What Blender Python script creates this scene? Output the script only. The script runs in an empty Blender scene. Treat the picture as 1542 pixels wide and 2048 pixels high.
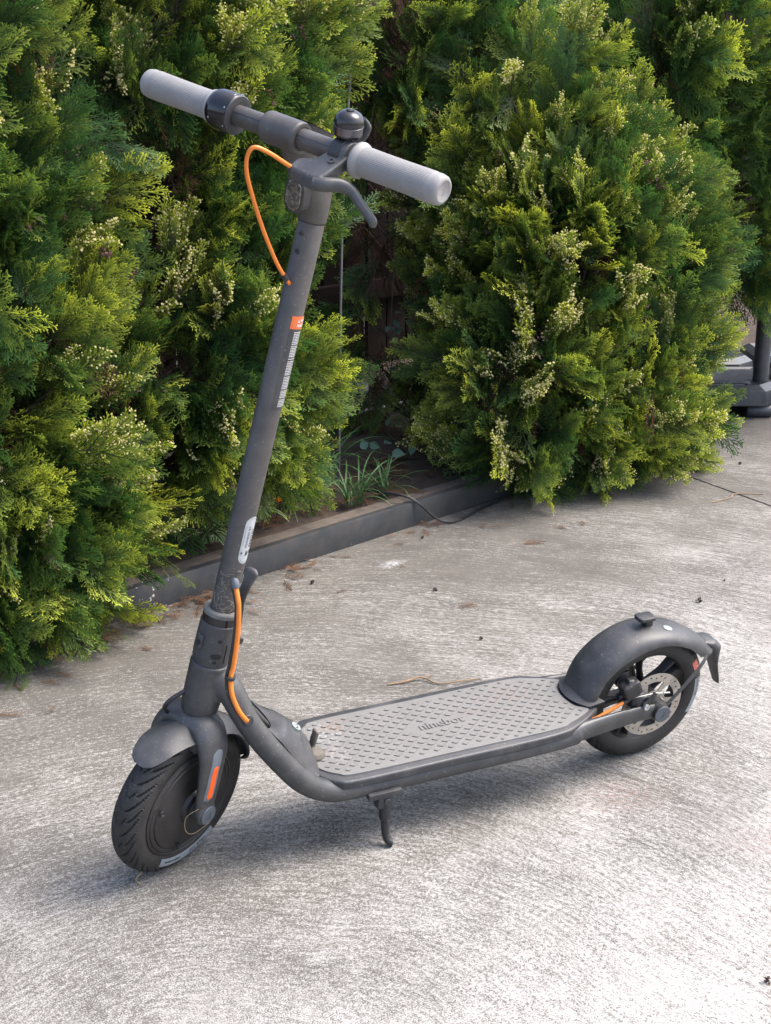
import bpy, bmesh, math, random
import numpy as np
from mathutils import Matrix, Vector

random.seed(7)
RNG = np.random.default_rng(7)
scene = bpy.context.scene
COL = scene.collection
rad = math.radians

# ------------------------------------------------------------------ camera
cam_d = bpy.data.cameras.new('camera')
cam = bpy.data.objects.new('camera', cam_d)
COL.objects.link(cam)
YAW, PITCH, ROLL = 0.4679, 0.3128, 0.0094
CAM = Vector((-0.6297, -1.9627, 1.2339))
_f = Vector((math.sin(YAW) * math.cos(PITCH), math.cos(YAW) * math.cos(PITCH), -math.sin(PITCH)))
_r = Vector((math.cos(YAW), -math.sin(YAW), 0))
_u = _r.cross(_f)
_r2 = _r * math.cos(ROLL) + _u * math.sin(ROLL)
_u2 = -_r * math.sin(ROLL) + _u * math.cos(ROLL)
cam.matrix_world = Matrix(((_r2.x, _u2.x, -_f.x, CAM.x), (_r2.y, _u2.y, -_f.y, CAM.y), (_r2.z, _u2.z, -_f.z, CAM.z), (0, 0, 0, 1)))
cam_d.sensor_fit = 'VERTICAL'
cam_d.sensor_height = 36.0
cam_d.lens = 36.0 * 2959.8 / 2048.0
cam_d.clip_start = 0.02
cam_d.clip_end = 500
scene.camera = cam

# ------------------------------------------------------------------ light
SUN_EL = rad(57)
SUN_AZ = Vector((0.90, -0.30)).normalized()          # horizontal direction towards the sun
world = bpy.data.worlds.new('World')
scene.world = world
world.use_nodes = True
wn = world.node_tree
for n in list(wn.nodes):
    wn.nodes.remove(n)
sky = wn.nodes.new('ShaderNodeTexSky')
sky.sky_type = 'NISHITA'
sky.sun_disc = False
sky.sun_elevation = SUN_EL
sky.sun_rotation = math.atan2(SUN_AZ.x, SUN_AZ.y)
sky.air_density = 0.85
sky.dust_density = 4.0
sky.ozone_density = 0.4
bg = wn.nodes.new('ShaderNodeBackground')
bg.inputs['Strength'].default_value = 0.15
wo = wn.nodes.new('ShaderNodeOutputWorld')
wn.links.new(sky.outputs[0], bg.inputs['Color'])
wn.links.new(bg.outputs[0], wo.inputs['Surface'])
sun_d = bpy.data.lights.new('sun', 'SUN')
sun_d.energy = 1.1
sun_d.angle = rad(32)
sun_d.color = (1.0, 0.985, 0.95)
sun = bpy.data.objects.new('sun', sun_d)
COL.objects.link(sun)
sd = Vector((SUN_AZ.x * math.cos(SUN_EL), SUN_AZ.y * math.cos(SUN_EL), math.sin(SUN_EL)))
sun.rotation_euler = sd.to_track_quat('Z', 'Y').to_euler()
sun.location = (3, -3, 6)
vs = scene.view_settings
vs.view_transform = 'Standard'
vs.look = 'None'
vs.exposure = 1.88
vs.gamma = 1.0
vs.use_curve_mapping = False
scene.render.resolution_x = 771
scene.render.resolution_y = 1024


# ------------------------------------------------------------------ materials
class NT:
    """tiny helper round a node tree"""
    def __init__(self, name):
        self.m = bpy.data.materials.new(name)
        self.m.use_nodes = True
        self.t = self.m.node_tree
        for n in list(self.t.nodes):
            self.t.nodes.remove(n)
        self.out = self.t.nodes.new('ShaderNodeOutputMaterial')
        self.b = self.t.nodes.new('ShaderNodeBsdfPrincipled')
        self.t.links.new(self.b.outputs[0], self.out.inputs['Surface'])
        self.tc = self.t.nodes.new('ShaderNodeTexCoord')

    def n(self, typ, **kw):
        nd = self.t.nodes.new(typ)
        for k, v in kw.items():
            setattr(nd, k, v)
        return nd

    def link(self, a, b):
        self.t.links.new(a, b)

    def set(self, nd, key, val):
        if hasattr(val, 'is_output') or isinstance(val, bpy.types.NodeSocket):
            self.link(val, nd.inputs[key])
        else:
            nd.inputs[key].default_value = val

    def math(self, op, a, b=0.0, c=None, clamp=False):
        nd = self.n('ShaderNodeMath', operation=op, use_clamp=clamp)
        self.set(nd, 0, a)
        self.set(nd, 1, b)
        if c is not None:
            self.set(nd, 2, c)
        return nd.outputs[0]

    def noise(self, scale, detail=3.0, rough=0.55, vec=None, dist=0.0, color=False):
        nd = self.n('ShaderNodeTexNoise')
        nd.inputs['Scale'].default_value = scale
        nd.inputs['Detail'].default_value = detail
        nd.inputs['Roughness'].default_value = rough
        nd.inputs['Distortion'].default_value = dist
        self.link(vec if vec is not None else self.tc.outputs['Object'], nd.inputs['Vector'])
        return nd.outputs['Color' if color else 'Fac']

    def ramp(self, fac, stops, interp='LINEAR'):
        nd = self.n('ShaderNodeValToRGB')
        nd.color_ramp.interpolation = interp
        els = nd.color_ramp.elements
        while len(els) > 1:
            els.remove(els[-1])
        els[0].position = stops[0][0]
        els[0].color = _c4(stops[0][1])
        for p, c in stops[1:]:
            e = els.new(p)
            e.color = _c4(c)
        self.link(fac, nd.inputs[0])
        return nd.outputs[0]

    def mix(self, fac, a, b, mode='MIX'):
        nd = self.n('ShaderNodeMix', data_type='RGBA', blend_type=mode)
        self.set(nd, 0, fac)
        for k, v in ((6, a), (7, b)):
            if isinstance(v, bpy.types.NodeSocket):
                self.link(v, nd.inputs[k])
            else:
                nd.inputs[k].default_value = _c4(v)
        return nd.outputs[2]

    def bump(self, h, strength=0.3, dist=0.002, normal=None):
        nd = self.n('ShaderNodeBump')
        nd.inputs['Strength'].default_value = strength
        nd.inputs['Distance'].default_value = dist
        self.link(h, nd.inputs['Height'])
        if normal is not None:
            self.link(normal, nd.inputs['Normal'])
        self.link(nd.outputs[0], self.b.inputs['Normal'])
        return nd.outputs[0]

    def col(self, c):
        self.set(self.b, 'Base Color', c if isinstance(c, bpy.types.NodeSocket) else _c4(c))

    def rough(self, r):
        self.set(self.b, 'Roughness', r)


def _c4(c):
    if isinstance(c, (int, float)):
        return (c, c, c, 1)
    return (c[0], c[1], c[2], 1)


def dusty(name, base, rough=0.5, dust=(0.19, 0.18, 0.165), amount=0.35, metallic=0.0, bump=0.12, speck=True, vary=0.25):
    """painted metal or moulded plastic with smudges, dust film and fine specks"""
    k = NT(name)
    cl = k.noise(18, 4, 0.6)
    fine = k.noise(420, 2, 0.5)
    var = k.ramp(k.noise(45, 4, 0.65), [(0.25, tuple(x * (1 - vary) for x in base)), (0.75, tuple(x * (1 + vary) for x in base))])
    film = k.math('MULTIPLY', k.ramp(cl, [(0.45, 0.0), (0.85, 1.0)]), amount)
    c = k.mix(film, var, dust)
    if speck:
        sp = k.math('MULTIPLY', k.ramp(k.noise(260, 2, 0.6), [(0.665, 0.0), (0.72, 1.0)]), 0.6)
        c = k.mix(sp, c, dust)
    k.col(c)
    k.rough(k.math('ADD', k.math('MULTIPLY', cl, 0.25), rough - 0.1))
    k.b.inputs['Metallic'].default_value = metallic
    if bump:
        k.bump(fine, bump, 0.0006)
    return k.m


def plain(name, base, rough=0.5, metallic=0.0, vary=0.12, scale=60):
    k = NT(name)
    k.col(k.ramp(k.noise(scale, 3), [(0.3, tuple(x * (1 - vary) for x in base)), (0.7, tuple(x * (1 + vary) for x in base))]))
    k.rough(rough)
    k.b.inputs['Metallic'].default_value = metallic
    return k.m


M = {}
M['frame'] = dusty('graphite_paint', (0.033, 0.034, 0.036), 0.42, amount=0.26)
M['stem'] = dusty('stem_paint', (0.047, 0.043, 0.041), 0.48, amount=0.2)
M['plastic'] = dusty('dark_plastic', (0.029, 0.030, 0.033), 0.47, amount=0.26)
M['cap'] = plain('cap_plastic', (0.065, 0.075, 0.09), 0.5)
M['black'] = dusty('black_plastic', (0.012, 0.012, 0.014), 0.45, amount=0.12)
M['gloss'] = dusty('gloss_black', (0.008, 0.008, 0.010), 0.16, amount=0.10, speck=False, bump=0)
M['chrome'] = dusty('dark_chrome', (0.10, 0.10, 0.11), 0.20, amount=0.04, metallic=0.85, bump=0, speck=False)
M['rubber'] = dusty('tyre_rubber', (0.011, 0.0105, 0.0105), 0.6, dust=(0.10, 0.095, 0.085), amount=0.24, bump=0.25)
M['hub'] = dusty('hub_plastic', (0.013, 0.012, 0.012), 0.5, dust=(0.09, 0.08, 0.075), amount=0.3)
M['mat'] = dusty('deck_mat_rubber', (0.133, 0.129, 0.122), 0.74, dust=(0.20, 0.19, 0.18), amount=0.35, bump=0.3, vary=0.08, speck=False)
M['orange_cable'] = plain('orange_cable', (0.62, 0.17, 0.018), 0.38, vary=0.08)
M['orange'] = plain('orange_reflector', (0.75, 0.10, 0.008), 0.40, vary=0.05)
M['orange_print'] = plain('orange_print', (0.62, 0.13, 0.03), 0.5, vary=0.05)
M['reflector_grey'] = plain('reflector_grey', (0.11, 0.125, 0.145), 0.4)
M['white_print'] = plain('white_print', (0.50, 0.50, 0.50), 0.5, vary=0.05)
M['sticker'] = dusty('silver_sticker', (0.36, 0.38, 0.39), 0.42, amount=0.12, bump=0, vary=0.05)
M['old_sticker'] = dusty('worn_sticker', (0.20, 0.23, 0.22), 0.6, amount=0.5, bump=0.2)
M['dull'] = plain('dull_steel', (0.28, 0.28, 0.28), 0.4, metallic=0.6)
M['ink'] = plain('dark_ink', (0.03, 0.035, 0.04), 0.5)
M['grey_print'] = dusty('label_grey', (0.17, 0.195, 0.215), 0.5, amount=0.2)
M['red_print'] = plain('red_print', (0.42, 0.11, 0.07), 0.6, vary=0.35, scale=300)
M['void'] = plain('dark_recess', (0.004, 0.004, 0.004), 0.7)
M['steel'] = dusty('brake_disc_steel', (0.40, 0.37, 0.32), 0.38, dust=(0.20, 0.14, 0.10), amount=0.5, metallic=0.55, bump=0.05)
M['bright'] = plain('bright_steel', (0.62, 0.62, 0.62), 0.3, metallic=0.8)
M['collar_dust'] = dusty('dusty_collar', (0.085, 0.085, 0.08), 0.8, dust=(0.22, 0.215, 0.20), amount=0.8, bump=0.4)
M['flaptop'] = dusty('weathered_flap', (0.085, 0.075, 0.06), 0.7, dust=(0.22, 0.19, 0.15), amount=0.6)


def grip_mat():
    k = NT('knurled_grip_rubber')
    xyz = k.n('ShaderNodeSeparateXYZ')
    k.link(k.tc.outputs['Object'], xyz.inputs[0])
    dx = k.math('SUBTRACT', xyz.outputs[0], 0.095)
    dz = k.math('SUBTRACT', xyz.outputs[2], 1.14)
    ang = k.math('ARCTAN2', dz, dx)
    y = k.math('MULTIPLY', xyz.outputs[1], 1550.0)
    a1 = k.math('SINE', k.math('ADD', k.math('MULTIPLY', ang, 28.0), y))
    a2 = k.math('SINE', k.math('SUBTRACT', k.math('MULTIPLY', ang, 28.0), y))
    kn = k.math('MULTIPLY', a1, a2)
    ay = k.math('ABSOLUTE', xyz.outputs[1])
    inside = k.math('MULTIPLY', k.math('GREATER_THAN', ay, 0.1235), k.math('LESS_THAN', ay, 0.224))
    h = k.math('MULTIPLY', k.math('MAXIMUM', kn, 0.0), inside)
    base = k.ramp(k.noise(30, 4), [(0.3, (0.182, 0.178, 0.172)), (0.75, (0.228, 0.222, 0.215))])
    k.col(k.mix(k.math('MULTIPLY', h, 0.8), base, (0.10, 0.10, 0.105)))
    k.rough(0.62)
    k.bump(h, 0.6, -0.0008)
    return k.m


M['grip'] = grip_mat()


def mat_stains():
    """dried splashes and rust-coloured dirt trodden into the front of the deck mat"""
    m = M['mat']
    t = m.node_tree
    b = next(n for n in t.nodes if n.type == 'BSDF_PRINCIPLED')
    src = b.inputs['Base Color'].links[0].from_socket
    k = NT.__new__(NT)
    k.m, k.t, k.b = m, t, b
    k.tc = next(n for n in t.nodes if n.type == 'TEX_COORD')
    xyz = k.n('ShaderNodeSeparateXYZ')
    k.link(k.tc.outputs['Object'], xyz.inputs[0])
    c = src
    for x, y, r, colr, amt, sc, lo in ((0.262, 0.040, 0.045, (0.30, 0.32, 0.33), 1.0, 210, 0.52), (0.285, 0.052, 0.035, (0.17, 0.125, 0.09), 0.7, 60, 0.45), (0.255, -0.020, 0.030, (0.30, 0.28, 0.26), 1.0, 200, 0.52), (0.60, 0.035, 0.07, (0.16, 0.11, 0.085), 0.35, 45, 0.48), (0.52, 0.02, 0.05, (0.16, 0.11, 0.09), 0.3, 60, 0.5)):
        dx = k.math('DIVIDE', k.math('SUBTRACT', xyz.outputs[0], x), r)
        dy = k.math('DIVIDE', k.math('SUBTRACT', xyz.outputs[1], y), r)
        q = k.math('SQRT', k.math('ADD', k.math('MULTIPLY', dx, dx), k.math('MULTIPLY', dy, dy)))
        f = k.math('MULTIPLY', k.math('SUBTRACT', 1.0, q, clamp=True), k.math('MULTIPLY', k.ramp(k.noise(sc, 3, 0.7), [(lo, 0.0), (lo + 0.1, 1.0)]), amt), clamp=True)
        c = k.mix(f, c, colr)
    k.col(c)


mat_stains()


# ------------------------------------------------------------------ mesh helpers: every shape is (verts, faces)
def joined(parts):
    V, F = [], []
    for v, f in parts:
        o = len(V)
        V += [tuple(p) for p in v]
        F += [tuple(i + o for i in q) for q in f]
    return V, F


def mesh_of(name, shape, mat, sharp=35):
    me = bpy.data.meshes.new(name)
    me.from_pydata([tuple(p) for p in shape[0]], [], shape[1])
    me.validate()
    if mat is not None:
        me.materials.append(mat)
    me.polygons.foreach_set('use_smooth', [True] * len(me.polygons))
    try:
        me.set_sharp_from_angle(angle=rad(sharp))
    except Exception:
        pass
    me.update()
    return me


def add(name, shape, mat, parent=None, sharp=35, mesh=None):
    me = mesh if mesh is not None else mesh_of(name, shape, mat, sharp)
    o = bpy.data.objects.new(name, me)
    COL.objects.link(o)
    if parent is not None:
        o.parent = parent
    return o


def tag(o, label, cat, group=None):
    o['label'] = label
    o['category'] = cat
    if group:
        o['group'] = group
    return o


def empty(name, loc=(0, 0, 0)):
    o = bpy.data.objects.new(name, None)
    o.empty_display_size = 0.05
    COL.objects.link(o)
    o.location = loc
    return o


def catmull(pts, n=8):
    pts = [Vector(p) for p in pts]
    if len(pts) < 3:
        return pts
    P = [pts[0] * 2 - pts[1]] + pts + [pts[-1] * 2 - pts[-2]]
    out = []
    for i in range(1, len(P) - 2):
        a, b, c, d = P[i - 1:i + 3]
        for j in range(n):
            t = j / n
            out.append(0.5 * ((2 * b) + (c - a) * t + (2 * a - 5 * b + 4 * c - d) * t * t + (3 * b - a - 3 * c + d) * t ** 3))
    out.append(pts[-1])
    return out


def tube(path, radius, seg=14, smooth=0, flat=None, up=None, cap=True):
    """sweep an ellipse (radius, radius*flat) along a path"""
    if smooth:
        k = len(path)
        path2 = catmull(path, smooth)
        if not isinstance(radius, (int, float)):
            xs = np.linspace(0, k - 1, len(path2))
            radius = list(np.interp(xs, range(k), radius))
            if flat is not None and not isinstance(flat, (int, float)):
                flat = list(np.interp(xs, range(k), flat))
        path = path2
    path = [Vector(p) for p in path]
    n = len(path)
    R = [radius] * n if isinstance(radius, (int, float)) else list(radius)
    Fl = [1.0] * n if flat is None else ([flat] * n if isinstance(flat, (int, float)) else list(flat))
    V, F = [], []
    prev = None
    for i, p in enumerate(path):
        d = (path[min(i + 1, n - 1)] - path[max(i - 1, 0)]).normalized()
        if prev is None:
            ref = Vector(up) if up is not None else (Vector((0, 0, 1)) if abs(d.z) < 0.9 else Vector((0, 1, 0)))
        else:
            ref = Vector(up) if up is not None else prev
        a = (ref - d * ref.dot(d)).normalized()
        prev = a
        b = d.cross(a)
        for j in range(seg):
            t = 2 * math.pi * j / seg
            V.append(p + a * (R[i] * math.cos(t)) + b * (R[i] * Fl[i] * math.sin(t)))
    for i in range(n - 1):
        for j in range(seg):
            F.append((i * seg + j, i * seg + (j + 1) % seg, (i + 1) * seg + (j + 1) % seg, (i + 1) * seg + j))
    if cap:
        F.append(tuple(range(seg - 1, -1, -1)))
        F.append(tuple((n - 1) * seg + j for j in range(seg)))
    return V, F


def lathe(profile, origin, axis, seg=40, ref=None, arc=None, closed=False):
    """profile: (radius, height) list turned about axis through origin"""
    ax = Vector(axis).normalized()
    r0 = Vector(ref) if ref is not None else (Vector((1, 0, 0)) if abs(ax.x) < 0.9 else Vector((0, 0, 1)))
    a = (r0 - ax * r0.dot(ax)).normalized()
    b = ax.cross(a)
    o = Vector(origin)
    m = len(profile)
    V, F = [], []
    for j in range(seg):
        t = 2 * math.pi * j / seg
        d = a * math.cos(t) + b * math.sin(t)
        for r, h in profile:
            V.append(o + d * max(r, 1e-5) + ax * h)
    for j in range(seg):
        j2 = (j + 1) % seg
        for i in range(m - 1 if not closed else m):
            i2 = (i + 1) % m
            F.append((j * m + i, j2 * m + i, j2 * m + i2, j * m + i2))
    if not closed:
        if profile[0][0] > 1e-4:
            F.append(tuple(j * m for j in range(seg - 1, -1, -1)))
        if profile[-1][0] > 1e-4:
            F.append(tuple(j * m + m - 1 for j in range(seg)))
    return V, F


def box(c, size, bevel=0.0, rot=None, seg=2):
    bm = bmesh.new()
    bmesh.ops.create_cube(bm, size=1.0)
    for v in bm.verts:
        v.co = Vector((v.co.x * size[0], v.co.y * size[1], v.co.z * size[2]))
    if bevel > 0:
        bmesh.ops.bevel(bm, geom=list(bm.edges), offset=bevel, segments=seg, profile=0.6, affect='EDGES')
    bm.verts.index_update()
    V = []
    for v in bm.verts:
        p = v.co.copy()
        if rot is not None:
            p = rot @ p
        V.append(p + Vector(c))
    F = [tuple(v.index for v in f.verts) for f in bm.faces]
    bm.free()
    return V, F


def prism(outline, z0, z1, bevel=0.0, fn=None, steps=3):
    """extrude a closed 2-D outline (counter-clockwise) with a rounded top edge; fn maps (x, y, z) to a point"""
    n = len(outline)
    P = [Vector((x, y)) for x, y in outline]
    N = []
    for i in range(n):
        e = P[(i + 1) % n] - P[i - 1]
        N.append(Vector((-e.y, e.x)).normalized())
    rings = [(0.0, z0)]
    if bevel > 0:
        for s in range(steps + 1):
            t = math.pi / 2 * s / steps
            rings.append((bevel * (1 - math.cos(t)), z1 - bevel + bevel * math.sin(t)))
    else:
        rings.append((0.0, z1))
    V, F = [], []
    for off, z in rings:
        for i in range(n):
            q = P[i] + N[i] * off
            V.append(fn(q.x, q.y, z) if fn else (q.x, q.y, z))
    for k in range(len(rings) - 1):
        for i in range(n):
            F.append((k * n + i, k * n + (i + 1) % n, (k + 1) * n + (i + 1) % n, (k + 1) * n + i))
    F.append(tuple(range(n - 1, -1, -1)))
    F.append(tuple((len(rings) - 1) * n + i for i in range(n)))
    return V, F


def smooth_outline(pts, n=5):
    P = [Vector((x, y, 0)) for x, y in pts]
    k = len(P)
    out = []
    for i in range(k):
        a, b, c, d = P[i - 1], P[i], P[(i + 1) % k], P[(i + 2) % k]
        for j in range(n):
            t = j / n
            q = 0.5 * ((2 * b) + (c - a) * t + (2 * a - 5 * b + 4 * c - d) * t * t + (3 * b - a - 3 * c + d) * t ** 3)
            out.append((q.x, q.y))
    return out


def stadium(w, h, n=10):
    """upright stadium outline, width w, height h, counter-clockwise"""
    r = w / 2
    c = h / 2 - r
    o = [(r * math.cos(t), c + r * math.sin(t)) for t in np.linspace(0, math.pi, n)]
    o += [(r * math.cos(t), -c + r * math.sin(t)) for t in np.linspace(math.pi, 2 * math.pi, n)]
    return o


def fused(shapes, voxel=0.002, smooth=4):
    """melt overlapping closed shapes into one continuous skin"""
    me = bpy.data.meshes.new('tmp')
    V, F = joined(shapes)
    me.from_pydata([tuple(p) for p in V], [], F)
    o = bpy.data.objects.new('tmp', me)
    COL.objects.link(o)
    md = o.modifiers.new('r', 'REMESH')
    md.mode = 'VOXEL'
    md.voxel_size = voxel
    sm = o.modifiers.new('s', 'SMOOTH')
    sm.factor = 0.5
    sm.iterations = smooth
    ev = o.evaluated_get(bpy.context.evaluated_depsgraph_get())
    m2 = ev.to_mesh()
    V = [v.co.copy() for v in m2.vertices]
    F = [tuple(p.vertices) for p in m2.polygons]
    ev.to_mesh_clear()
    bpy.data.objects.remove(o)
    bpy.data.meshes.remove(me)
    return V, F


def lettering(body, size, depth=0.0004, fn=None, align='LEFT', spacing=1.0, bold=0.0):
    """text as (verts, faces); fn maps flat (x, y, z) to a point"""
    cu = bpy.data.curves.new('txt', 'FONT')
    cu.body = body
    cu.size = size
    cu.extrude = depth
    cu.offset = bold
    cu.align_x = align
    cu.space_character = spacing
    cu.resolution_u = 3
    o = bpy.data.objects.new('txt', cu)
    COL.objects.link(o)
    ev = o.evaluated_get(bpy.context.evaluated_depsgraph_get())
    m2 = ev.to_mesh()
    V = [v.co.copy() for v in m2.vertices]
    F = [tuple(p.vertices) for p in m2.polygons]
    ev.to_mesh_clear()
    bpy.data.objects.remove(o)
    bpy.data.curves.remove(cu)
    if fn:
        V = [fn(p.x, p.y, p.z) for p in V]
    return V, F


def shell(fn, nu, nv, th):
    """closed shell of thickness th under the surface fn(u, v), u and v in 0..1"""
    G = [[Vector(fn(i / (nu - 1), j / (nv - 1))) for j in range(nv)] for i in range(nu)]
    V, F = [], []
    idx = lambda k, i, j: k * nu * nv + i * nv + j
    inner = []
    for i in range(nu):
        for j in range(nv):
            du = G[min(i + 1, nu - 1)][j] - G[max(i - 1, 0)][j]
            dv = G[i][min(j + 1, nv - 1)] - G[i][max(j - 1, 0)]
            n = du.cross(dv)
            n = n.normalized() if n.length > 1e-12 else Vector((0, 0, 1))
            V.append(G[i][j])
            inner.append(G[i][j] - n * th)
    V += inner
    for i in range(nu - 1):
        for j in range(nv - 1):
            F.append((idx(0, i, j), idx(0, i + 1, j), idx(0, i + 1, j + 1), idx(0, i, j + 1)))
            F.append((idx(1, i, j), idx(1, i, j + 1), idx(1, i + 1, j + 1), idx(1, i + 1, j)))
    for i in range(nu - 1):
        F.append((idx(0, i, 0), idx(1, i, 0), idx(1, i + 1, 0), idx(0, i + 1, 0)))
        F.append((idx(0, i, nv - 1), idx(0, i + 1, nv - 1), idx(1, i + 1, nv - 1), idx(1, i, nv - 1)))
    for j in range(nv - 1):
        F.append((idx(0, 0, j), idx(0, 0, j + 1), idx(1, 0, j + 1), idx(1, 0, j)))
        F.append((idx(0, nu - 1, j), idx(1, nu - 1, j), idx(1, nu - 1, j + 1), idx(0, nu - 1, j + 1)))
    return V, F


def flat_plate(outer, holes, half, fn):
    """flat plate with real holes, through a filled 2-D curve"""
    cu = bpy.data.curves.new('plate', 'CURVE')
    cu.dimensions = '2D'
    cu.fill_mode = 'BOTH'
    cu.extrude = half
    for lp in [outer] + holes:
        sp = cu.splines.new('POLY')
        sp.points.add(len(lp) - 1)
        for q, (x, y) in zip(sp.points, lp):
            q.co = (x, y, 0, 1)
        sp.use_cyclic_u = True
    o = bpy.data.objects.new('plate', cu)
    COL.objects.link(o)
    ev = o.evaluated_get(bpy.context.evaluated_depsgraph_get())
    m2 = ev.to_mesh()
    V = [fn(v.co.x, v.co.y, v.co.z) for v in m2.vertices]
    F = [tuple(p.vertices) for p in m2.polygons]
    ev.to_mesh_clear()
    bpy.data.objects.remove(o)
    bpy.data.curves.remove(cu)
    return V, F


def circ(r, n=24, cx=0.0, cy=0.0):
    return [(cx + r * math.cos(2 * math.pi * i / n), cy + r * math.sin(2 * math.pi * i / n)) for i in range(n)]


# ================================================================== THE SCOOTER
# scooter frame: x towards the rear, y towards its right side, z up, origin under the front wheel
LEAN, STEER, ALPHA, OFF, WR, WB = 0.1662, 0.4738, 0.1812, 0.003, 0.127, 0.8574
AX = Vector((math.sin(ALPHA), 0, math.cos(ALPHA)))
E1 = Vector((-math.cos(ALPHA), 0, math.sin(ALPHA)))     # forward, square to the steering axis
E2 = Vector((0, -1, 0))                                  # left
P0 = Vector((OFF, 0, WR))
SM = Matrix.Translation(P0) @ Matrix.Rotation(STEER, 4, AX) @ Matrix.Translation(-P0)


def A(s):
    return P0 + AX * s


def on_stem(s, phi, r):
    t = rad(phi)
    return A(s) + (E1 * math.cos(t) + E2 * math.sin(t)) * r


scooter = empty('electric_scooter')
scooter.rotation_euler = (LEAN, 0, 0)
tag(scooter, 'grey kick scooter with orange brake cables, parked on its stand', 'scooter')


def part(name, shape, mat, steer=False, parent=None, sharp=35, label=None):
    o = add(name, shape, mat, parent or scooter, sharp)
    if steer and parent is None:
        o.matrix_local = SM
    if label:
        o['label'] = label
    return o


# ---- front wheel --------------------------------------------------
def tyre(cx, cz, R, grooves, nt, npsi):
    V, F = [], []
    per = 2 * math.pi / 18
    psi = np.linspace(-rad(128), rad(128), npsi)
    for i in range(nt):
        th = 2 * math.pi * i / nt
        u0 = ((-th) % per) / per
        for p in psi:
            r = R - 0.0245 + 0.0245 * math.cos(p)
            y = 0.0262 * math.copysign(abs(math.sin(p)) ** 0.95, math.sin(p))
            if grooves:
                v = abs(p) / rad(74)
                d = 0.0
                for (v0, v1, us, ul, pw) in ((0.08, 0.96, 0.0, 1.05, 1.6), (0.34, 0.96, 0.62, 0.80, 1.4), (0.05, 0.30, 0.42, 0.40, 1.0)):
                    if v0 < v < v1:
                        q = (v - v0) / (v1 - v0)
                        uc = us + ul * q ** pw
                        du = abs(((u0 - uc + 0.5) % 1.0) - 0.5)
                        wd = 0.050 * min(1.0, 6 * q, 6 * (1 - q)) + 0.004
                        d = max(d, min(1.0, max(0.0, (wd - du) / 0.016)))
                r -= 0.0036 * d * math.cos(p)
                y -= math.copysign(0.0036 * d * abs(math.sin(p)), p)
            V.append((cx + r * math.cos(th), y, cz + r * math.sin(th)))
    m = npsi
    for i in range(nt):
        i2 = (i + 1) % nt
        for j in range(m - 1):
            F.append((i * m + j, i * m + j + 1, i2 * m + j + 1, i2 * m + j))
    return V, F


def sidewall_y(r, R=WR):
    c = max(-1.0, min(1.0, (r - (R - 0.0245)) / 0.0245))
    return 0.0262 * math.sqrt(1 - c * c) ** 0.95


def arc_label(cx, cz, r0, r1, a0, a1, side, lift=0.0006, n=30, m=5):
    """thin printed band that follows a tyre's sidewall"""
    V, F = [], []
    for i in range(n):
        a = rad(a0 + (a1 - a0) * i / (n - 1))
        for j in range(m):
            r = r0 + (r1 - r0) * j / (m - 1)
            V.append((cx + r * math.cos(a), side * (sidewall_y(r) + lift), cz + r * math.sin(a)))
    for i in range(n - 1):
        for j in range(m - 1):
            F.append((i * m + j, i * m + j + 1, (i + 1) * m + j + 1, (i + 1) * m + j))
    return V, F


def arc_text(body, size, cx, cz, rmid, amid, side, lift=0.0011, flip=1):
    def fn(x, y, z):
        r = rmid + flip * y
        a = rad(amid) + flip * (-1) * side * x / rmid * -1
        return Vector((cx + r * math.cos(a), side * (sidewall_y(r) + lift + z), cz + r * math.sin(a)))
    return lettering(body, size, 0.0001, fn, 'CENTER', 1.15, 0.0002)


fw = part('front_wheel', lathe([(0.091, -0.021), (0.0905, -0.0245), (0.087, -0.0262), (0.0855, -0.0245), (0.084, -0.0262), (0.079, -0.027), (0.0775, -0.0255), (0.076, -0.0275), (0.05, -0.031), (0.03, -0.034), (0.028, -0.040), (0.0, -0.040)][::-1]
                          + [(0.091, 0.021), (0.084, 0.026), (0.05, 0.031), (0.028, 0.040), (0.0, 0.040)], (0, 0, WR), (0, 1, 0), 96), M['hub'], True)
tyr = part('tyre', tyre(0, WR, WR + 0.0005, True, 576, 56), M['rubber'], parent=fw, sharp=60)
lb = part('sidewall_label', arc_label(0, WR, 0.0955, 0.1085, 236, 304, -1), M['grey_print'], parent=fw)
part('lettering', arc_text('10x2.125', 0.0085, 0, WR, 0.0985, 284, -1), M['ink'], parent=fw)
part('lettering', arc_text('inflate to 280 kPa', 0.0042, 0, WR, 0.1000, 252, -1), M['ink'], parent=fw)
part('screw', lathe([(0.0, -0.0325), (0.0022, -0.0325), (0.003, -0.034), (0.0045, -0.034), (0.0048, -0.031)], (-0.068, 0, 0.152), (0, 1, 0), 16), M['black'], parent=fw)
part('screw', lathe([(0.0, -0.0325), (0.0022, -0.0325), (0.003, -0.034), (0.0045, -0.034), (0.0048, -0.031)], (-0.025, 0, 0.061), (0, 1, 0), 16), M['black'], parent=fw)


def ell(cx, cz, a, b, n=28, p=2.3, tilt=0.0):
    o = []
    for i in range(n):
        t = 2 * math.pi * i / n
        c, s = math.cos(t), math.sin(t)
        x = a * math.copysign(abs(c) ** (2 / p), c)
        y = b * math.copysign(abs(s) ** (2 / p), s)
        o.append(Vector((cx + x, y, cz + x * tilt)))
    return o


def loft(rings):
    n = len(rings[0])
    V = [p for r in rings for p in r]
    F = []
    for k in range(len(rings) - 1):
        for i in range(n):
            F.append((k * n + i, k * n + (i + 1) % n, (k + 1) * n + (i + 1) % n, (k + 1) * n + i))
    F.append(tuple(range(n - 1, -1, -1)))
    F.append(tuple((len(rings) - 1) * n + i for i in range(n)))
    return V, F


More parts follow.
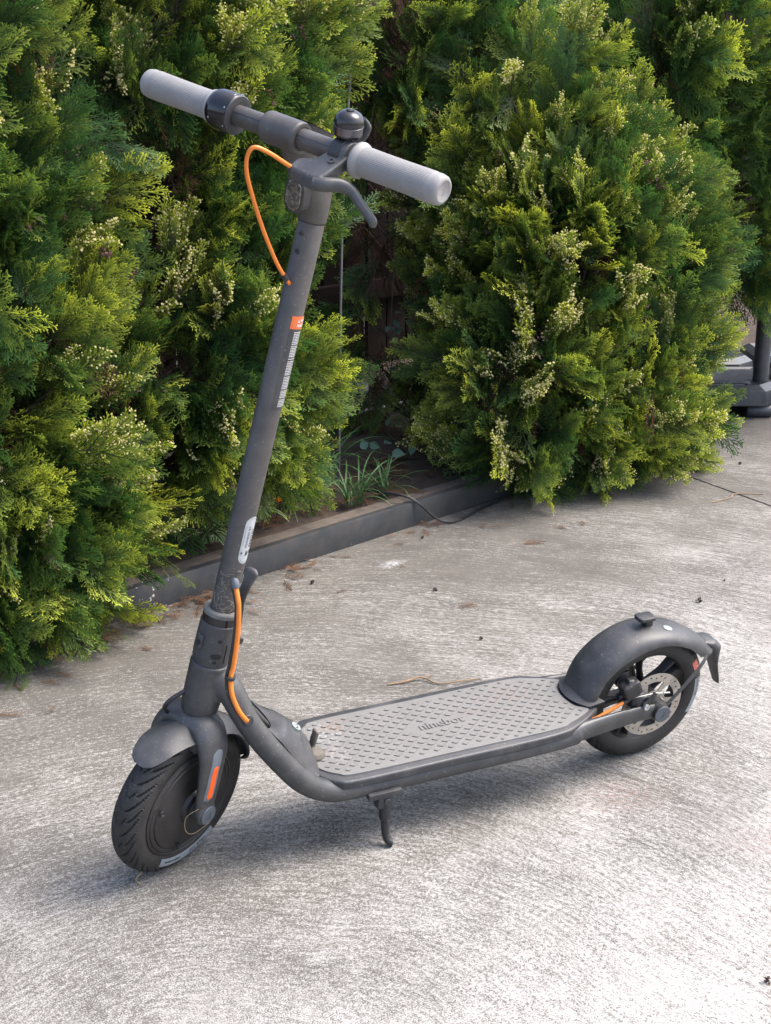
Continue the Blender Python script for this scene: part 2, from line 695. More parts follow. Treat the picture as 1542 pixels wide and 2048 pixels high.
# ---- fork ----------------------------------------------------------
def leg(sg):
    p = [(0.020, 0, 0.266), (0.019, sg * 0.030, 0.263), (0.014, sg * 0.0475, 0.238), (0.009, sg * 0.052, 0.200), (0.004, sg * 0.053, 0.160), (0.0, sg * 0.0525, 0.127)]
    return tube(p, [0.025, 0.0285, 0.0285, 0.0250, 0.0225, 0.0190], 20, 6, [0.72, 0.66, 0.50, 0.42, 0.40, 0.44], up=(1, 0, 0))


fork_shapes = [lathe([(0.026, 0.128), (0.0285, 0.150)], P0, AX, 40), lathe([(0.034, 0.112), (0.028, 0.140)], P0, AX, 40), leg(-1), leg(1),
               loft([ell(0.026, 0.279, 0.0280, 0.0280, 28, 2.0), ell(0.024, 0.271, 0.0310, 0.0360, 28, 2.2), ell(0.021, 0.260, 0.0320, 0.0500, 28, 2.4), ell(0.018, 0.247, 0.0310, 0.0600, 28, 2.6), ell(0.015, 0.234, 0.0280, 0.0620, 28, 2.6)])]
for sg in (-1, 1):
    fork_shapes.append(lathe([(0.0175, 0.038), (0.0185, 0.060), (0.017, 0.0625)], (0, 0, WR), (0, sg, 0), 32))
fork = part('fork', fused(fork_shapes, 0.0020, 5), M['frame'], True, sharp=60)


from mathutils.bvhtree import BVHTree
_fb = BVHTree.FromPolygons([v.co for v in fork.data.vertices], [tuple(p.vertices) for p in fork.data.polygons])


def leg_face(x, z, lift):
    """point on the outer face of the left fork leg"""
    px = -0.0015 + 0.16 * (z - 0.16) + x
    hit = _fb.ray_cast(Vector((px, -0.2, z)), Vector((0, 1, 0)))
    y = hit[0].y if hit[0] is not None else -0.05
    return Vector((px, y - lift, z))


def leg_patch(w, h, zc, lift):
    """stadium patch laid on the leg as a grid of short rows"""
    V, F = [], []
    n, m = 26, 7
    for i in range(n):
        y = -h / 2 + h * i / (n - 1)
        c = h / 2 - w / 2
        d = max(0.0, abs(y) - c)
        hw = math.sqrt(max(1e-9, (w / 2) ** 2 - d * d))
        for j in range(m):
            e = 0.6 if j in (0, m - 1) or i in (0, n - 1) else 0.0
            V.append(leg_face(-hw + 2 * hw * j / (m - 1), zc + y, lift - e * lift))
    for i in range(n - 1):
        for j in range(m - 1):
            F.append((i * m + j, i * m + j + 1, (i + 1) * m + j + 1, (i + 1) * m + j))
    return V, F


part('reflector_base', leg_patch(0.0200, 0.092, 0.2005, 0.0014), M['reflector_grey'], parent=fork, sharp=60)
part('reflector', leg_patch(0.0115, 0.060, 0.1885, 0.0024), M['orange'], parent=fork, sharp=60, label='orange reflector strip on the fork leg')
for sg in (-1, 1):
    part('axle_cap', lathe([(0.0152, 0.058), (0.0154, 0.0640), (0.0145, 0.0648), (0.0, 0.0650)], (0, 0, WR), (0, sg, 0), 32), M['cap'], parent=fork)


def mark(fn):
    """the small slanted hook emblem that the caps, grip ends and stickers carry"""
    a = [(-0.0035, -0.0050), (0.0015, -0.0050), (0.0035, 0.0010), (0.0020, 0.0010), (0.0005, -0.0036), (-0.0025, -0.0036)]
    b = [(-0.0005, 0.0030), (0.0030, 0.0030), (0.0040, 0.0050), (0.0028, 0.0052), (0.0022, 0.0043), (-0.0002, 0.0043)]
    return joined([prism(a, 0, 0.0004, 0, fn), prism(b, 0, 0.0004, 0, fn)])


part('emblem', mark(lambda x, y, z: Vector((x, -0.0650 - z, WR + y))), M['ink'], parent=fork)


# ---- front fender --------------------------------------------------
def front_fender(u, v):
    th = rad(129 - 132 * u)
    w = float(np.interp(u, [0, 0.25, 0.5, 1.0], [0.0280, 0.0360, 0.0370, 0.0260]))
    if u < 0.13:
        w *= 0.32 + 0.68 * math.sqrt(max(0.0, 1 - (1 - u / 0.13) ** 2))
    if u > 0.86:
        w *= math.sqrt(max(0.02, 1 - ((u - 0.86) / 0.14) ** 2))
    s = (v * 2 - 1)
    y = w * s
    drop = float(np.interp(u, [0, 0.12, 0.28, 1.0], [0.002, 0.007, 0.018, 0.018])) * (1 - math.cos(s * math.pi / 2))
    r = float(np.interp(u, [0, 0.12, 0.28, 0.42, 0.5, 0.8, 1.0], [0.1480, 0.1465, 0.1440, 0.1410, 0.1410, 0.1450, 0.1570])) - drop
    return (r * math.cos(th), y, WR + r * math.sin(th))


part('front_fender', shell(front_fender, 60, 21, 0.0025), M['plastic'], True, sharp=50)

# ---- frame: head tube, twin tubes, rails and rear arms -------------
fs = [lathe([(0.0272, 0.151), (0.0292, 0.170), (0.0292, 0.237)], P0, AX, 48)]
for sg in (-1, 1):
    fs.append(tube([(0.045, sg * 0.004, 0.345), (0.066, sg * 0.024, 0.322), (0.086, sg * 0.046, 0.278), (0.112, sg * 0.059, 0.236), (0.142, sg * 0.068, 0.196), (0.174, sg * 0.073, 0.159),
                    (0.214, sg * 0.074, 0.132), (0.262, sg * 0.075, 0.1235), (0.42, sg * 0.075, 0.1235), (0.62, sg * 0.075, 0.1235), (0.68, sg * 0.073, 0.127)],
                   [0.022, 0.021, 0.0185, 0.0185, 0.0185, 0.0185, 0.0178, 0.0168, 0.0165, 0.0165, 0.0170], 20, 6))
    fs.append(tube([(0.66, sg * 0.0725, 0.130), (0.71, sg * 0.070, 0.130), (0.76, sg * 0.066, 0.130), (0.81, sg * 0.062, 0.129), (WB, sg * 0.060, WR)],
                   [0.0175, 0.0185, 0.0180, 0.0165, 0.0150], 20, 5, [1.0, 0.6, 0.42, 0.36, 0.40], up=(0, 0, 1)))
frame = part('frame', fused(fs, 0.0024, 4), M['frame'], sharp=60)
part('grommet', lathe([(0.0, 0.0), (0.0075, 0.0), (0.0085, -0.001), (0.009, -0.004)], (0.0840, -0.0640, 0.2850), (0.05, -0.9, 0.35), 20), M['black'], parent=frame)
part('cross_plate', box((0.44, 0, 0.128), (0.44, 0.118, 0.028), 0.006), M['black'], parent=frame)

# ---- deck ----------------------------------------------------------
bo = [(0.203, 0.0), (0.2035, -0.035), (0.210, -0.060), (0.231, -0.083), (0.265, -0.0915), (0.43, -0.092), (0.622, -0.092), (0.683, -0.077), (0.728, -0.052), (0.737, -0.042), (0.730, -0.020)]
border = bo + [(0.726, 0.0)] + [(x, -y) for x, y in bo[:0:-1]]
deck = part('deck', prism(smooth_outline(border, 5), 0.1375, 0.1505, 0.004), M['plastic'], sharp=50)
part('gasket', prism(smooth_outline([(0.465 + (x - 0.465) * 0.985, y * 0.955) for x, y in border], 5), 0.129, 0.1385, 0), M['black'], parent=deck)
mo = [(0.209, 0.0), (0.211, -0.030), (0.219, -0.050), (0.238, -0.067), (0.268, -0.0765), (0.435, -0.0780), (0.625, -0.0795), (0.667, -0.071), (0.708, -0.054), (0.717, -0.043), (0.700, -0.030)]
mato = mo + [(0.694, 0.0)] + [(x, -y) for x, y in mo[:0:-1]]
mat_out = smooth_outline(mato, 6)
mat = part('deck_mat', prism(mat_out, 0.146, 0.1530, 0.001), M['mat'], parent=deck, sharp=50)


def inside(px, py, poly, margin):
    c = False
    n = len(poly)
    dmin = 9
    for i in range(n):
        (x1, y1), (x2, y2) = poly[i], poly[(i + 1) % n]
        if (y1 > py) != (y2 > py) and px < (x2 - x1) * (py - y1) / (y2 - y1 + 1e-12) + x1:
            c = not c
        ex, ey = x2 - x1, y2 - y1
        t = max(0, min(1, ((px - x1) * ex + (py - y1) * ey) / (ex * ex + ey * ey + 1e-12)))
        dmin = min(dmin, math.hypot(px - x1 - t * ex, py - y1 - t * ey))
    return (dmin if c else -dmin)


nubs = []
for j in range(-8, 9):
    for i in range(0, 22):
        x = 0.2175 + i * 0.0262 + (0.0131 if j % 2 else 0)
        y = j * 0.0092
        d = inside(x, y, mat_out, 0)
        if d < 0.0055:
            continue
        if 0.397 < x < 0.514 and abs(y) < 0.017:
            continue
        k = min(1.0, 0.55 + (d - 0.0055) * 22)
        hx, hy = 0.0084 * k, 0.0052 * k
        o = [(x - hx, y), (x - hx * 0.35, y - hy * 0.8), (x + hx * 0.05, y - hy), (x + hx, y), (x + hx * 0.35, y + hy * 0.8), (x - hx * 0.05, y + hy)]
        V, F = prism(o, 0.1525, 0.1548, 0.0006, None, 1)
        nubs.append((V, F))
nub = part('tread_nubs', joined(nubs), M['mat'], parent=deck, sharp=30)
nub['kind'] = 'stuff'
part('lettering', lettering('ninebot', 0.0255, 0.0011, lambda x, y, z: Vector((0.4555 + x * 1.06, y - 0.0082, 0.1535 + z)), 'CENTER', 1.0, 0.0002), M['mat'], parent=deck, sharp=30)
# rear lip that runs up round the fender
part('rear_lip', shell(lambda u, v: (0.703 + 0.030 * v + 0.020 * (abs(u * 2 - 1)) ** 2.2 - 0.004, (u * 2 - 1) * 0.046, 0.1525 + 0.016 * v - 0.010 * (abs(u * 2 - 1)) ** 2 * v), 25, 8, 0.004), M['plastic'], parent=deck, sharp=50)


def nose(u, v):
    ec = [(0.122, 0.252), (0.146, 0.222), (0.168, 0.190), (0.188, 0.166), (0.207, 0.1515)]
    mc = [(0.143, 0.233), (0.169, 0.230), (0.194, 0.211), (0.212, 0.182), (0.222, 0.1525)]
    x = u * 4
    i = min(3, int(x))
    f = x - i
    f = f * f * (3 - 2 * f) * 0.3 + f * 0.7
    e = (ec[i][0] + (ec[i + 1][0] - ec[i][0]) * f, ec[i][1] + (ec[i + 1][1] - ec[i][1]) * f)
    m = (mc[i][0] + (mc[i + 1][0] - mc[i][0]) * f, mc[i][1] + (mc[i + 1][1] - mc[i][1]) * f)
    s = v * 2 - 1
    w = math.cos(s * math.pi / 2) ** 0.75
    y = s * (0.047 + 0.016 * u)
    return (e[0] + (m[0] - e[0]) * w, y, e[1] + (m[1] - e[1]) * w)


nosep = part('nose_cover', shell(nose, 33, 33, 0.003), M['plastic'], parent=deck, sharp=60)
part('charge_flap', fused([box((0.2245, 0.0005, 0.176), (0.0065, 0.015, 0.034), 0.002, Matrix.Rotation(rad(12), 3, 'Y')), lathe([(0.0, 0.150), (0.016, 0.150), (0.0175, 0.156), (0.013, 0.163), (0.0, 0.166)], (0.2215, -0.012, 0), (0, 0, 1), 24)], 0.0014, 3), M['flaptop'], parent=deck, sharp=60)
st_n = Vector((0.55, -0.15, 0.82)).normalized()
st_c = Vector((0.1865, -0.012, 0.2175))
st_a = Vector((0.82, 0, -0.55)).normalized()
st_b = st_n.cross(st_a)
part('round_sticker', prism(circ(0.0085, 28), -0.004, 0.0006, 0, lambda x, y, z: st_c + st_a * x + st_b * y + st_n * z), M['old_sticker'], parent=deck)
part('emblem', mark(lambda x, y, z: st_c + st_a * x * 1.1 + st_b * y * 1.1 + st_n * (z + 0.0007)), M['ink'], parent=deck)

# ---- stand ---------------------------------------------------------
stand = part('kickstand', fused([tube([(0.312, -0.084, 0.112), (0.3125, -0.089, 0.090), (0.3135, -0.094, 0.064)], [0.0105, 0.0095, 0.0088], 16, 4),
                                 tube([(0.3130, -0.092, 0.072), (0.3140, -0.0985, 0.046), (0.3155, -0.1035, 0.033), (0.3205, -0.1085, 0.0265), (0.3235, -0.1105, 0.0258)], [0.0066, 0.0066, 0.0066, 0.0068, 0.0070], 16, 5)], 0.0011, 3), M['black'], sharp=60)
part('bracket', joined([box((0.309, -0.079, 0.1145), (0.058, 0.040, 0.011), 0.002), box((0.312, -0.087, 0.101), (0.029, 0.020, 0.028), 0.004)]), M['plastic'], parent=stand)
part('pivot_bolt', lathe([(0.0055, 0.0), (0.0055, 0.0022), (0.0045, 0.003), (0.0, 0.003)], (0.313, -0.0968, 0.101), (0, -1, 0), 20), M['plastic'], parent=stand)

# ---- folding joint -------------------------------------------------
joint = part('folding_joint', lathe([(0.024, 0.236), (0.0262, 0.2365), (0.0262, 0.2445), (0.0285, 0.2455), (0.0288, 0.262), (0.0284, 0.2800), (0.0276, 0.3035), (0.0268, 0.3045), (0.0240, 0.3045)], P0, AX, 64), M['plastic'], True, sharp=30)
part('gloss_band', lathe([(0.0240, 0.303), (0.0262, 0.3035), (0.0262, 0.3165), (0.0240, 0.317)], P0, AX, 64), M['gloss'], parent=joint)
part('collar', lathe([(0.0240, 0.3165), (0.0266, 0.317), (0.0268, 0.3225), (0.0255, 0.3245), (0.0195, 0.3250), (0.0178, 0.3235)], P0, AX, 64), M['collar_dust'], parent=joint)


def wrap(s0, phi0, r):
    """flat (x round the stem, y along it) onto a cylinder; x grows to the right when seen from outside"""
    return lambda x, y, z: on_stem(s0 + y, phi0 + math.degrees(x / r), r + z)


lt = part('latch', prism([(-0.0055, 0.011), (-0.0055, -0.008), (-0.003, -0.0115), (0.003, -0.0115), (0.0055, -0.008), (0.0055, 0.011)], -0.004, 0.0034, 0.0016, wrap(0.274, -8, 0.0284)), M['plastic'], parent=joint, sharp=40)
part('lock_hole', lathe([(0.0, 0.0), (0.0026, 0.0), (0.0028, 0.0008), (0.0042, 0.0008), (0.0046, -0.002)], on_stem(0.274, -8, 0.0316), on_stem(0.274, -8, 1) - A(0.274), 20), M['black'], parent=joint)
for s_, ph, w_, h_ in ((0.2830, 52, 0.0032, 0.0032), (0.2580, 50, 0.0085, 0.0046), (0.2480, 49, 0.0032, 0.0024)):
    fn_ = wrap(s_, ph, 0.0286)
    hv = [fn_(0, 0, 0.0004)] + [fn_(q * w_ * math.cos(t), q * h_ * math.sin(t), 0.0004) for q in (0.35, 0.7, 1.0) for t in np.linspace(0, 2 * math.pi, 24, endpoint=False)]
    hf = [(0, 1 + i, 1 + (i + 1) % 24) for i in range(24)] + [(1 + q * 24 + i, 1 + (q + 1) * 24 + i, 1 + (q + 1) * 24 + (i + 1) % 24, 1 + q * 24 + (i + 1) % 24) for q in (0, 1) for i in range(24)]
    part('bolt_hole', (hv, hf), M['void'], parent=joint)
part('seam', prism([(-0.0004, -0.016), (0.0004, -0.016), (0.0004, 0.014), (-0.0004, 0.014)], -0.001, 0.0010, 0, wrap(0.263, 78, 0.0286)), M['void'], parent=joint)
lever_path = [(0.084, 0, 0.366), (0.097, 0, 0.384), (0.1005, 0, 0.412), (0.1015, 0, 0.440), (0.107, 0, 0.464), (0.119, 0, 0.483), (0.124, 0, 0.487)]
part('clamp_lever', tube(lever_path, [0.0040, 0.0036, 0.0032, 0.0032, 0.0036, 0.0042, 0.0022], 18, 5, [2.2, 2.2, 2.2, 2.4, 3.0, 3.2, 3.0], up=(1, 0, 0)), M['plastic'], parent=joint, sharp=60)
part('clamp_bolt', lathe([(0.0, 0.010), (0.0042, 0.010), (0.0048, 0.009), (0.0048, -0.010), (0.0, -0.010)], (0.101, 0, 0.372), (0, 1, 0), 20), M['black'], parent=joint)

# ---- stem ----------------------------------------------------------
SR = 0.0178
stem = part('stem', lathe([(SR - 0.001, 0.318), (SR, 0.319), (SR, 0.8985), (SR - 0.0006, 0.8995), (SR - 0.0006, 0.9000)], P0, AX, 56), M['stem'], True)
for s_ in (0.885, 0.861):
    part('screw', lathe([(0.0, 0.0), (0.0014, 0.0), (0.0016, 0.0010), (0.0034, 0.0010), (0.0036, -0.001)], on_stem(s_, 2, SR), on_stem(s_, 2, 1) - A(s_), 18), M['black'], parent=stem)
# silver sticker that reads upward along the stem
sk = wrap(0.4415, 92, SR)


def stk(x, y, z):
    return sk(x, y, z)


def wrapped_stadium(w, h, fn, lift, n=40, m=15):
    V, F = [], []
    for i in range(n):
        t = math.pi * i / (n - 1)
        y = -h / 2 * math.cos(t)
        c = h / 2 - w / 2
        d = max(0.0, abs(y) - c)
        hw = math.sqrt(max(1e-9, (w / 2) ** 2 - d * d))
        for j in range(m):
            V.append(fn(-hw + 2 * hw * j / (m - 1), y, lift))
    for i in range(n - 1):
        for j in range(m - 1):
            F.append((i * m + j, i * m + j + 1, (i + 1) * m + j + 1, (i + 1) * m + j))
    return V, F


part('sticker', wrapped_stadium(0.0235, 0.074, stk, 0.00035), M['sticker'], parent=stem, label='silver sticker with dark lettering on the stem')
ring_o = stadium(0.0195, 0.070, 14)
ring_i = stadium(0.0187, 0.0692, 14)
rim_parts = []
nn = len(ring_o)
for i in range(nn):
    if 1 <= i <= 9 or 15 <= i <= 26:
        j = (i + 1) % nn
        q = [stk(*ring_o[i], 0.0007), stk(*ring_o[j], 0.0007), stk(*ring_i[j], 0.0007), stk(*ring_i[i], 0.0007)]
        rim_parts.append((q, [(0, 1, 2, 3)]))
# long left rule of the sticker, cut into short pieces so that it bends with the tube
for k in range(22):
    if k < 4 or k > 6:
        y0 = -0.0235 + k * 0.00214
        rim_parts.append(([stk(-0.0097, y0, 0.0007), stk(-0.0093, y0, 0.0007), stk(-0.0093, y0 + 0.00214, 0.0007), stk(-0.0097, y0 + 0.00214, 0.0007)], [(0, 1, 2, 3)]))
rim_parts.append(prism(circ(0.0015, 14, -0.0085, -0.0195), 0.0004, 0.0008, 0, stk))
part('sticker_rule', joined(rim_parts), M['ink'], parent=stem)
up_txt = lambda dx, dy: (lambda x, y, z: stk(dx - y, dy + x, 0.0006 + z))
part('lettering', lettering('POWERED BY', 0.0052, 0.0001, up_txt(-0.0015, -0.011), 'LEFT', 1.05), M['ink'], parent=stem)
part('lettering', lettering('SEGWAY', 0.0062, 0.0001, up_txt(0.0062, -0.011), 'LEFT', 1.22, 0.00022), M['ink'], parent=stem)
lg = []
for k, (ox, ln) in enumerate(((0.0, 0.0085), (0.0016, 0.0065), (0.0032, 0.0045))):
    lg.append(prism([(-0.0015 + ox, -0.0250 + k * 0.001), (-0.0007 + ox, -0.0250 + k * 0.001), (-0.0007 + ox, -0.0165 - ox), (-0.0015 + ox, -0.0165 - ox)], 0.0004, 0.0008, 0, stk))
    lg.append(prism([(-0.0015 + ox, -0.0173 - ox), (-0.0015 + ox + ln, -0.0173 - ox), (-0.0015 + ox + ln, -0.0165 - ox), (-0.0015 + ox, -0.0165 - ox)], 0.0004, 0.0008, 0, stk))
part('emblem', joined(lg), M['ink'], parent=stem)

# warning label: orange head with white words, then rows of small print
wl = wrap(0.0, 0.0, SR)


def wlab(phi0, s0):
    return wrap(s0, phi0, SR)


def cyl_rect(x0, x1, y0, y1, fn, z, n=10):
    V, F = [], []
    for i in range(n):
        x = x0 + (x1 - x0) * i / (n - 1)
        V += [fn(x, y0, z), fn(x, y1, z)]
    for i in range(n - 1):
        F.append((2 * i, 2 * i + 2, 2 * i + 3, 2 * i + 1))
    return V, F


wfn = wlab(47, 0.645)
part('label_film', cyl_rect(0.0, 0.034, -0.004, 0.130, wfn, 0.0003, 16), M['frame'], parent=stem)
part('warning_head', cyl_rect(0.0, 0.034, 0.1125, 0.1305, wfn, 0.0006, 16), M['orange_print'], parent=stem, label='orange heading of the warning label')
part('lettering', joined([lettering('WARNING', 0.0056, 0.0001, lambda x, y, z: wfn(0.0135 + x, 0.1225 + y, 0.0009 + z), 'LEFT', 1.05, 0.0002),
                          lettering('HAZARD', 0.0056, 0.0001, lambda x, y, z: wfn(0.0090 + x, 0.1160 + y, 0.0009 + z), 'LEFT', 1.05, 0.0002),
                          (lambda o: prism(o, 0.0007, 0.0010, 0, wfn))([(0.0092, 0.1222), (0.0124, 0.1222), (0.0108, 0.1262)])]), M['white_print'], parent=stem)
rows = []
yy = 0.1085
rr = random.Random(3)
k = 0
while yy > 0.001:
    if k in (8, 15, 16, 25, 33, 38):
        yy -= 0.0013
    x = 0.0078
    xe = 0.030 if rr.random() < 0.8 else 0.024
    while x < xe:
        w = rr.uniform(0.0012, 0.0042)
        rows.append(cyl_rect(x, min(x + w, xe), yy - 0.0012, yy, wfn, 0.0006, 3))
        x += w + 0.0005
    yy -= 0.00235
    k += 1
part('small_print', joined(rows), M['white_print'], parent=stem)

# ---- head, headlight, dash ------------------------------------------
BX, BZ = 0.095, 1.14


hd = loft([ell(0.1655, 1.0125, 0.0181, 0.0178, tilt=-0.18), ell(0.1655, 1.024, 0.0195, 0.0190, tilt=-0.18), ell(0.1625, 1.042, 0.0255, 0.0205, tilt=-0.18), ell(0.1575, 1.062, 0.0320, 0.0215, tilt=-0.18),
           ell(0.1490, 1.083, 0.0385, 0.0220, tilt=-0.22), ell(0.1400, 1.104, 0.0440, 0.0225, tilt=-0.28), ell(0.1330, 1.120, 0.0460, 0.0225, tilt=-0.34), ell(0.1270, 1.133, 0.0420, 0.0215, tilt=-0.40)])
sleeve = lathe([(0.0190, -0.024), (0.0205, -0.022), (0.0205, 0.030), (0.0190, 0.032)], (BX, 0, BZ), (0, 1, 0), 40)
head = part('steering_head', fused([hd, sleeve], 0.0018, 4), M['stem'], True, sharp=60)
part('sleeve_rim', lathe([(0.0130, -0.0225), (0.0150, -0.0250), (0.0190, -0.0250), (0.0196, -0.0215)], (BX, 0, BZ), (0, 1, 0), 40), M['stem'], parent=head)
dash_n = Vector((0.40, 0, 0.92)).normalized()
dash_a = Vector((0.92, 0, -0.40)).normalized()
dash_c = Vector((0.1450, 0, 1.1405))
part('dash_screen', prism([(y * 1.0, -x) for x, y in stadium(0.034, 0.072, 10)][::-1], -0.010, 0.0020, 0.002, lambda x, y, z: dash_c + dash_a * x + Vector((0, 1, 0)) * y + dash_n * z), M['gloss'], parent=head, sharp=40)
hl_n = Vector((-0.985, 0, 0.02)).normalized()
hl_b = Vector((0.02, 0, 0.985)).normalized()
hl_c = Vector((0.1225, 0, 1.0565))
hl_fn = lambda x, y, z: hl_c + Vector((0, 1, 0)) * x * -1 + hl_b * y + hl_n * z
part('headlight', prism(stadium(0.0320, 0.0470), -0.014, 0.0015, 0.002, hl_fn), M['black'], parent=head, sharp=40)


def lens_mat():
    k = NT('headlight_lens')
    k.col(k.ramp(k.noise(150, 2), [(0.35, (0.02, 0.02, 0.02)), (0.6, (0.14, 0.135, 0.115))]))
    k.rough(0.08)
    k.b.inputs['Coat Weight'].default_value = 1.0
    k.b.inputs['Metallic'].default_value = 0.5
    return k.m


part('lens', prism(stadium(0.0255, 0.0405), -0.002, 0.0035, 0.0018, hl_fn), lens_mat(), parent=head, sharp=40)

# ---- handlebar -------------------------------------------------------
bar = part('handlebar', lathe([(0.0132, -0.125), (0.0132, 0.125)], (BX, 0, BZ), (0, 1, 0), 40), M['stem'], True)
part('seam', lathe([(0.0004, -0.09), (0.0004, 0.09)], (BX - 0.0112, 0, BZ + 0.0070), (0, 1, 0), 8), M['black'], parent=bar)
gp = [(0.0130, 0.1115), (0.0205, 0.1120), (0.0218, 0.1135), (0.0222, 0.1160), (0.0215, 0.1185), (0.0192, 0.1215), (0.0186, 0.1235), (0.0184, 0.150), (0.0185, 0.180), (0.0190, 0.215), (0.0190, 0.2235), (0.0186, 0.2250),
      (0.0187, 0.2320), (0.0176, 0.2375), (0.0155, 0.2400), (0.0130, 0.2405), (0.0122, 0.2398), (0.0, 0.2396)]
lg_ = part('grip', lathe(gp, (BX, 0, BZ), (0, -1, 0), 56), M['grip'], parent=bar, sharp=50)
part('emblem', mark(lambda x, y, z: Vector((BX + x * 0.8, -0.2396 - z, BZ + y * 0.8))), M['grip'], parent=bar)
gp2 = [(r, h + 0.005) if h < 0.13 else (r, h) for r, h in gp]
rg_ = part('grip', lathe(gp2, (BX, 0, BZ), (0, 1, 0), 56), M['grip'], parent=bar, sharp=50)
th_ = part('throttle', lathe([(0.0150, 0.0815), (0.0248, 0.0820), (0.0257, 0.0835), (0.0260, 0.1080), (0.0251, 0.1140), (0.0232, 0.1175), (0.0150, 0.1178)], (BX, 0, BZ), (0, 1, 0), 56), M['gloss'], parent=bar)
part('throttle_face', lathe([(0.0140, 0.0812), (0.0160, 0.0805), (0.0238, 0.0805), (0.0249, 0.0816)], (BX, 0, BZ), (0, 1, 0), 56), M['plastic'], parent=bar)
rr = random.Random(9)
for k in range(26):
    a = rad(100 + k * 13 + rr.uniform(-4, 4))
    for yy in (0.1085, 0.0850):
        if rr.random() < 0.28:
            c = Vector((BX + 0.0261 * math.cos(a), yy, BZ + 0.0261 * math.sin(a)))
            part('scuff', box(c, (0.0010, 0.0010, rr.uniform(0.001, 0.005)), 0, Matrix.Rotation(-a, 3, 'Y')), M['sticker'], parent=bar)

# ---- brake lever, bell -----------------------------------------------
hz = lambda x: 1.125 + 0.5 * (x - 0.045)
hp = [(0.0405, -0.056), (0.050, -0.051), (0.059, -0.054), (0.066, -0.070), (0.076, -0.074), (0.089, -0.078), (0.103, -0.082), (0.1035, -0.106), (0.088, -0.1085), (0.060, -0.1045), (0.046, -0.1015), (0.0385, -0.096)]
hs = prism(smooth_outline(hp[::-1], 4) if False else hp, 0, 0.0, 0) if False else None
area = sum(hp[i][0] * hp[(i + 1) % len(hp)][1] - hp[(i + 1) % len(hp)][0] * hp[i][1] for i in range(len(hp)))
hpo = hp if area > 0 else hp[::-1]
hous = prism(smooth_outline(hpo, 4), -0.016, 0.0, 0.003, lambda x, y, z: Vector((x, y, hz(x) + z)))
clamp = lathe([(0.0135, 0.080), (0.0185, 0.081), (0.0185, 0.104), (0.0135, 0.105)], (BX, 0, BZ), (0, -1, 0), 32)
lever = part('brake_lever', fused([hous, clamp], 0.0012, 3), M['frame'], True, sharp=60)
part('lever_blade', tube([(0.0420, -0.092, 1.1135), (0.0460, -0.104, 1.1150), (0.0600, -0.1175, 1.1155), (0.0670, -0.1290, 1.1110), (0.0660, -0.1440, 1.1015), (0.0645, -0.1590, 1.0925), (0.0640, -0.1680, 1.0860), (0.0645, -0.1690, 1.0800)],
                         [0.0085, 0.0090, 0.0085, 0.0070, 0.0060, 0.0058, 0.0058, 0.0040], 18, 6, [1.0, 0.9, 0.8, 0.8, 0.85, 0.9, 0.95, 0.9], up=(0.3, 0, 1)), M['frame'], parent=lever, sharp=60)
part('screw', lathe([(0.0, 0.0005), (0.0022, 0.0005), (0.0024, 0.0016), (0.0046, 0.0016), (0.0048, -0.001)], (0.0685, -0.0935, hz(0.0685)), (-0.447, 0, 0.894), 20), M['plastic'], parent=lever)
bup = Vector((-0.10, -0.05, 1)).normalized()
bc = Vector((0.1015, -0.0880, 1.1560))
bell = part('bell', lathe([(0.0, 0.006), (0.0150, 0.006), (0.0176, 0.0075), (0.0180, 0.0100), (0.0182, 0.0200), (0.0186, 0.0215), (0.0184, 0.0230), (0.0172, 0.0285), (0.0140, 0.0330), (0.0090, 0.0358), (0.0052, 0.0368), (0.0050, 0.0362), (0.0044, 0.0362), (0.0040, 0.0385), (0.0, 0.0395)], bc, bup, 48), M['gloss'], True, sharp=40)
part('bell_band', lathe([(0.0178, 0.0095), (0.01835, 0.0100), (0.01855, 0.0195), (0.0180, 0.0200)], bc, bup, 48), M['chrome'], parent=bell)
part('bell_mount', fused([lathe([(0.0120, -0.016), (0.0105, -0.004), (0.0080, 0.002), (0.0085, 0.009)], bc, bup, 28), lathe([(0.0200, -0.008), (0.0200, 0.008)], (BX, -0.0880, BZ), (0, 1, 0), 32)], 0.0012, 3), M['black'], parent=bell, sharp=60)
part('bell_thumb', tube([(0.112, -0.0885, 1.1510), (0.1215, -0.092, 1.1620), (0.1245, -0.0935, 1.1730), (0.1195, -0.0940, 1.1815)], [0.0035, 0.0045, 0.0050, 0.0030], 14, 5, [2.2, 2.4, 2.2, 1.6], up=(1, 0, 0.3)), M['plastic'], parent=bell, sharp=60)

# ---- cables ------------------------------------------------------------
part('brake_cable', tube([(0.056, -0.058, 1.1200), (0.0440, -0.0530, 1.1220), (0.020, -0.040, 1.1375), (0.004, -0.030, 1.1450), (-0.0005, -0.0235, 1.1385), (0.003, -0.018, 1.1200), (0.019, -0.012, 1.0910), (0.058, -0.005, 1.0300), (0.095, -0.002, 0.9760), (0.1215, 0.0, 0.9450), (0.136, 0.0, 0.9300)], 0.0026, 12, 8), M['orange_cable'], True, label='orange brake cable looping from the lever into the stem')
cabL = [(0.0670, -0.0310, 0.5010), (0.0680, -0.0400, 0.4840), (0.0685, -0.0450, 0.4680), (0.0675, -0.0480, 0.4300), (0.0625, -0.0500, 0.3800), (0.0580, -0.0520, 0.3600), (0.0585, -0.0580, 0.3330), (0.0680, -0.0640, 0.3060), (0.0800, -0.0640, 0.2870), (0.0840, -0.0560, 0.2830)]
_cd = (Vector(cabL[1]) - Vector(cabL[0])).normalized()
part('cable_port', lathe([(0.0, -0.009), (0.0042, -0.008), (0.0062, -0.004), (0.0066, 0.002), (0.0056, 0.006), (0.0036, 0.0065)], cabL[0], _cd, 20), M['cap'])
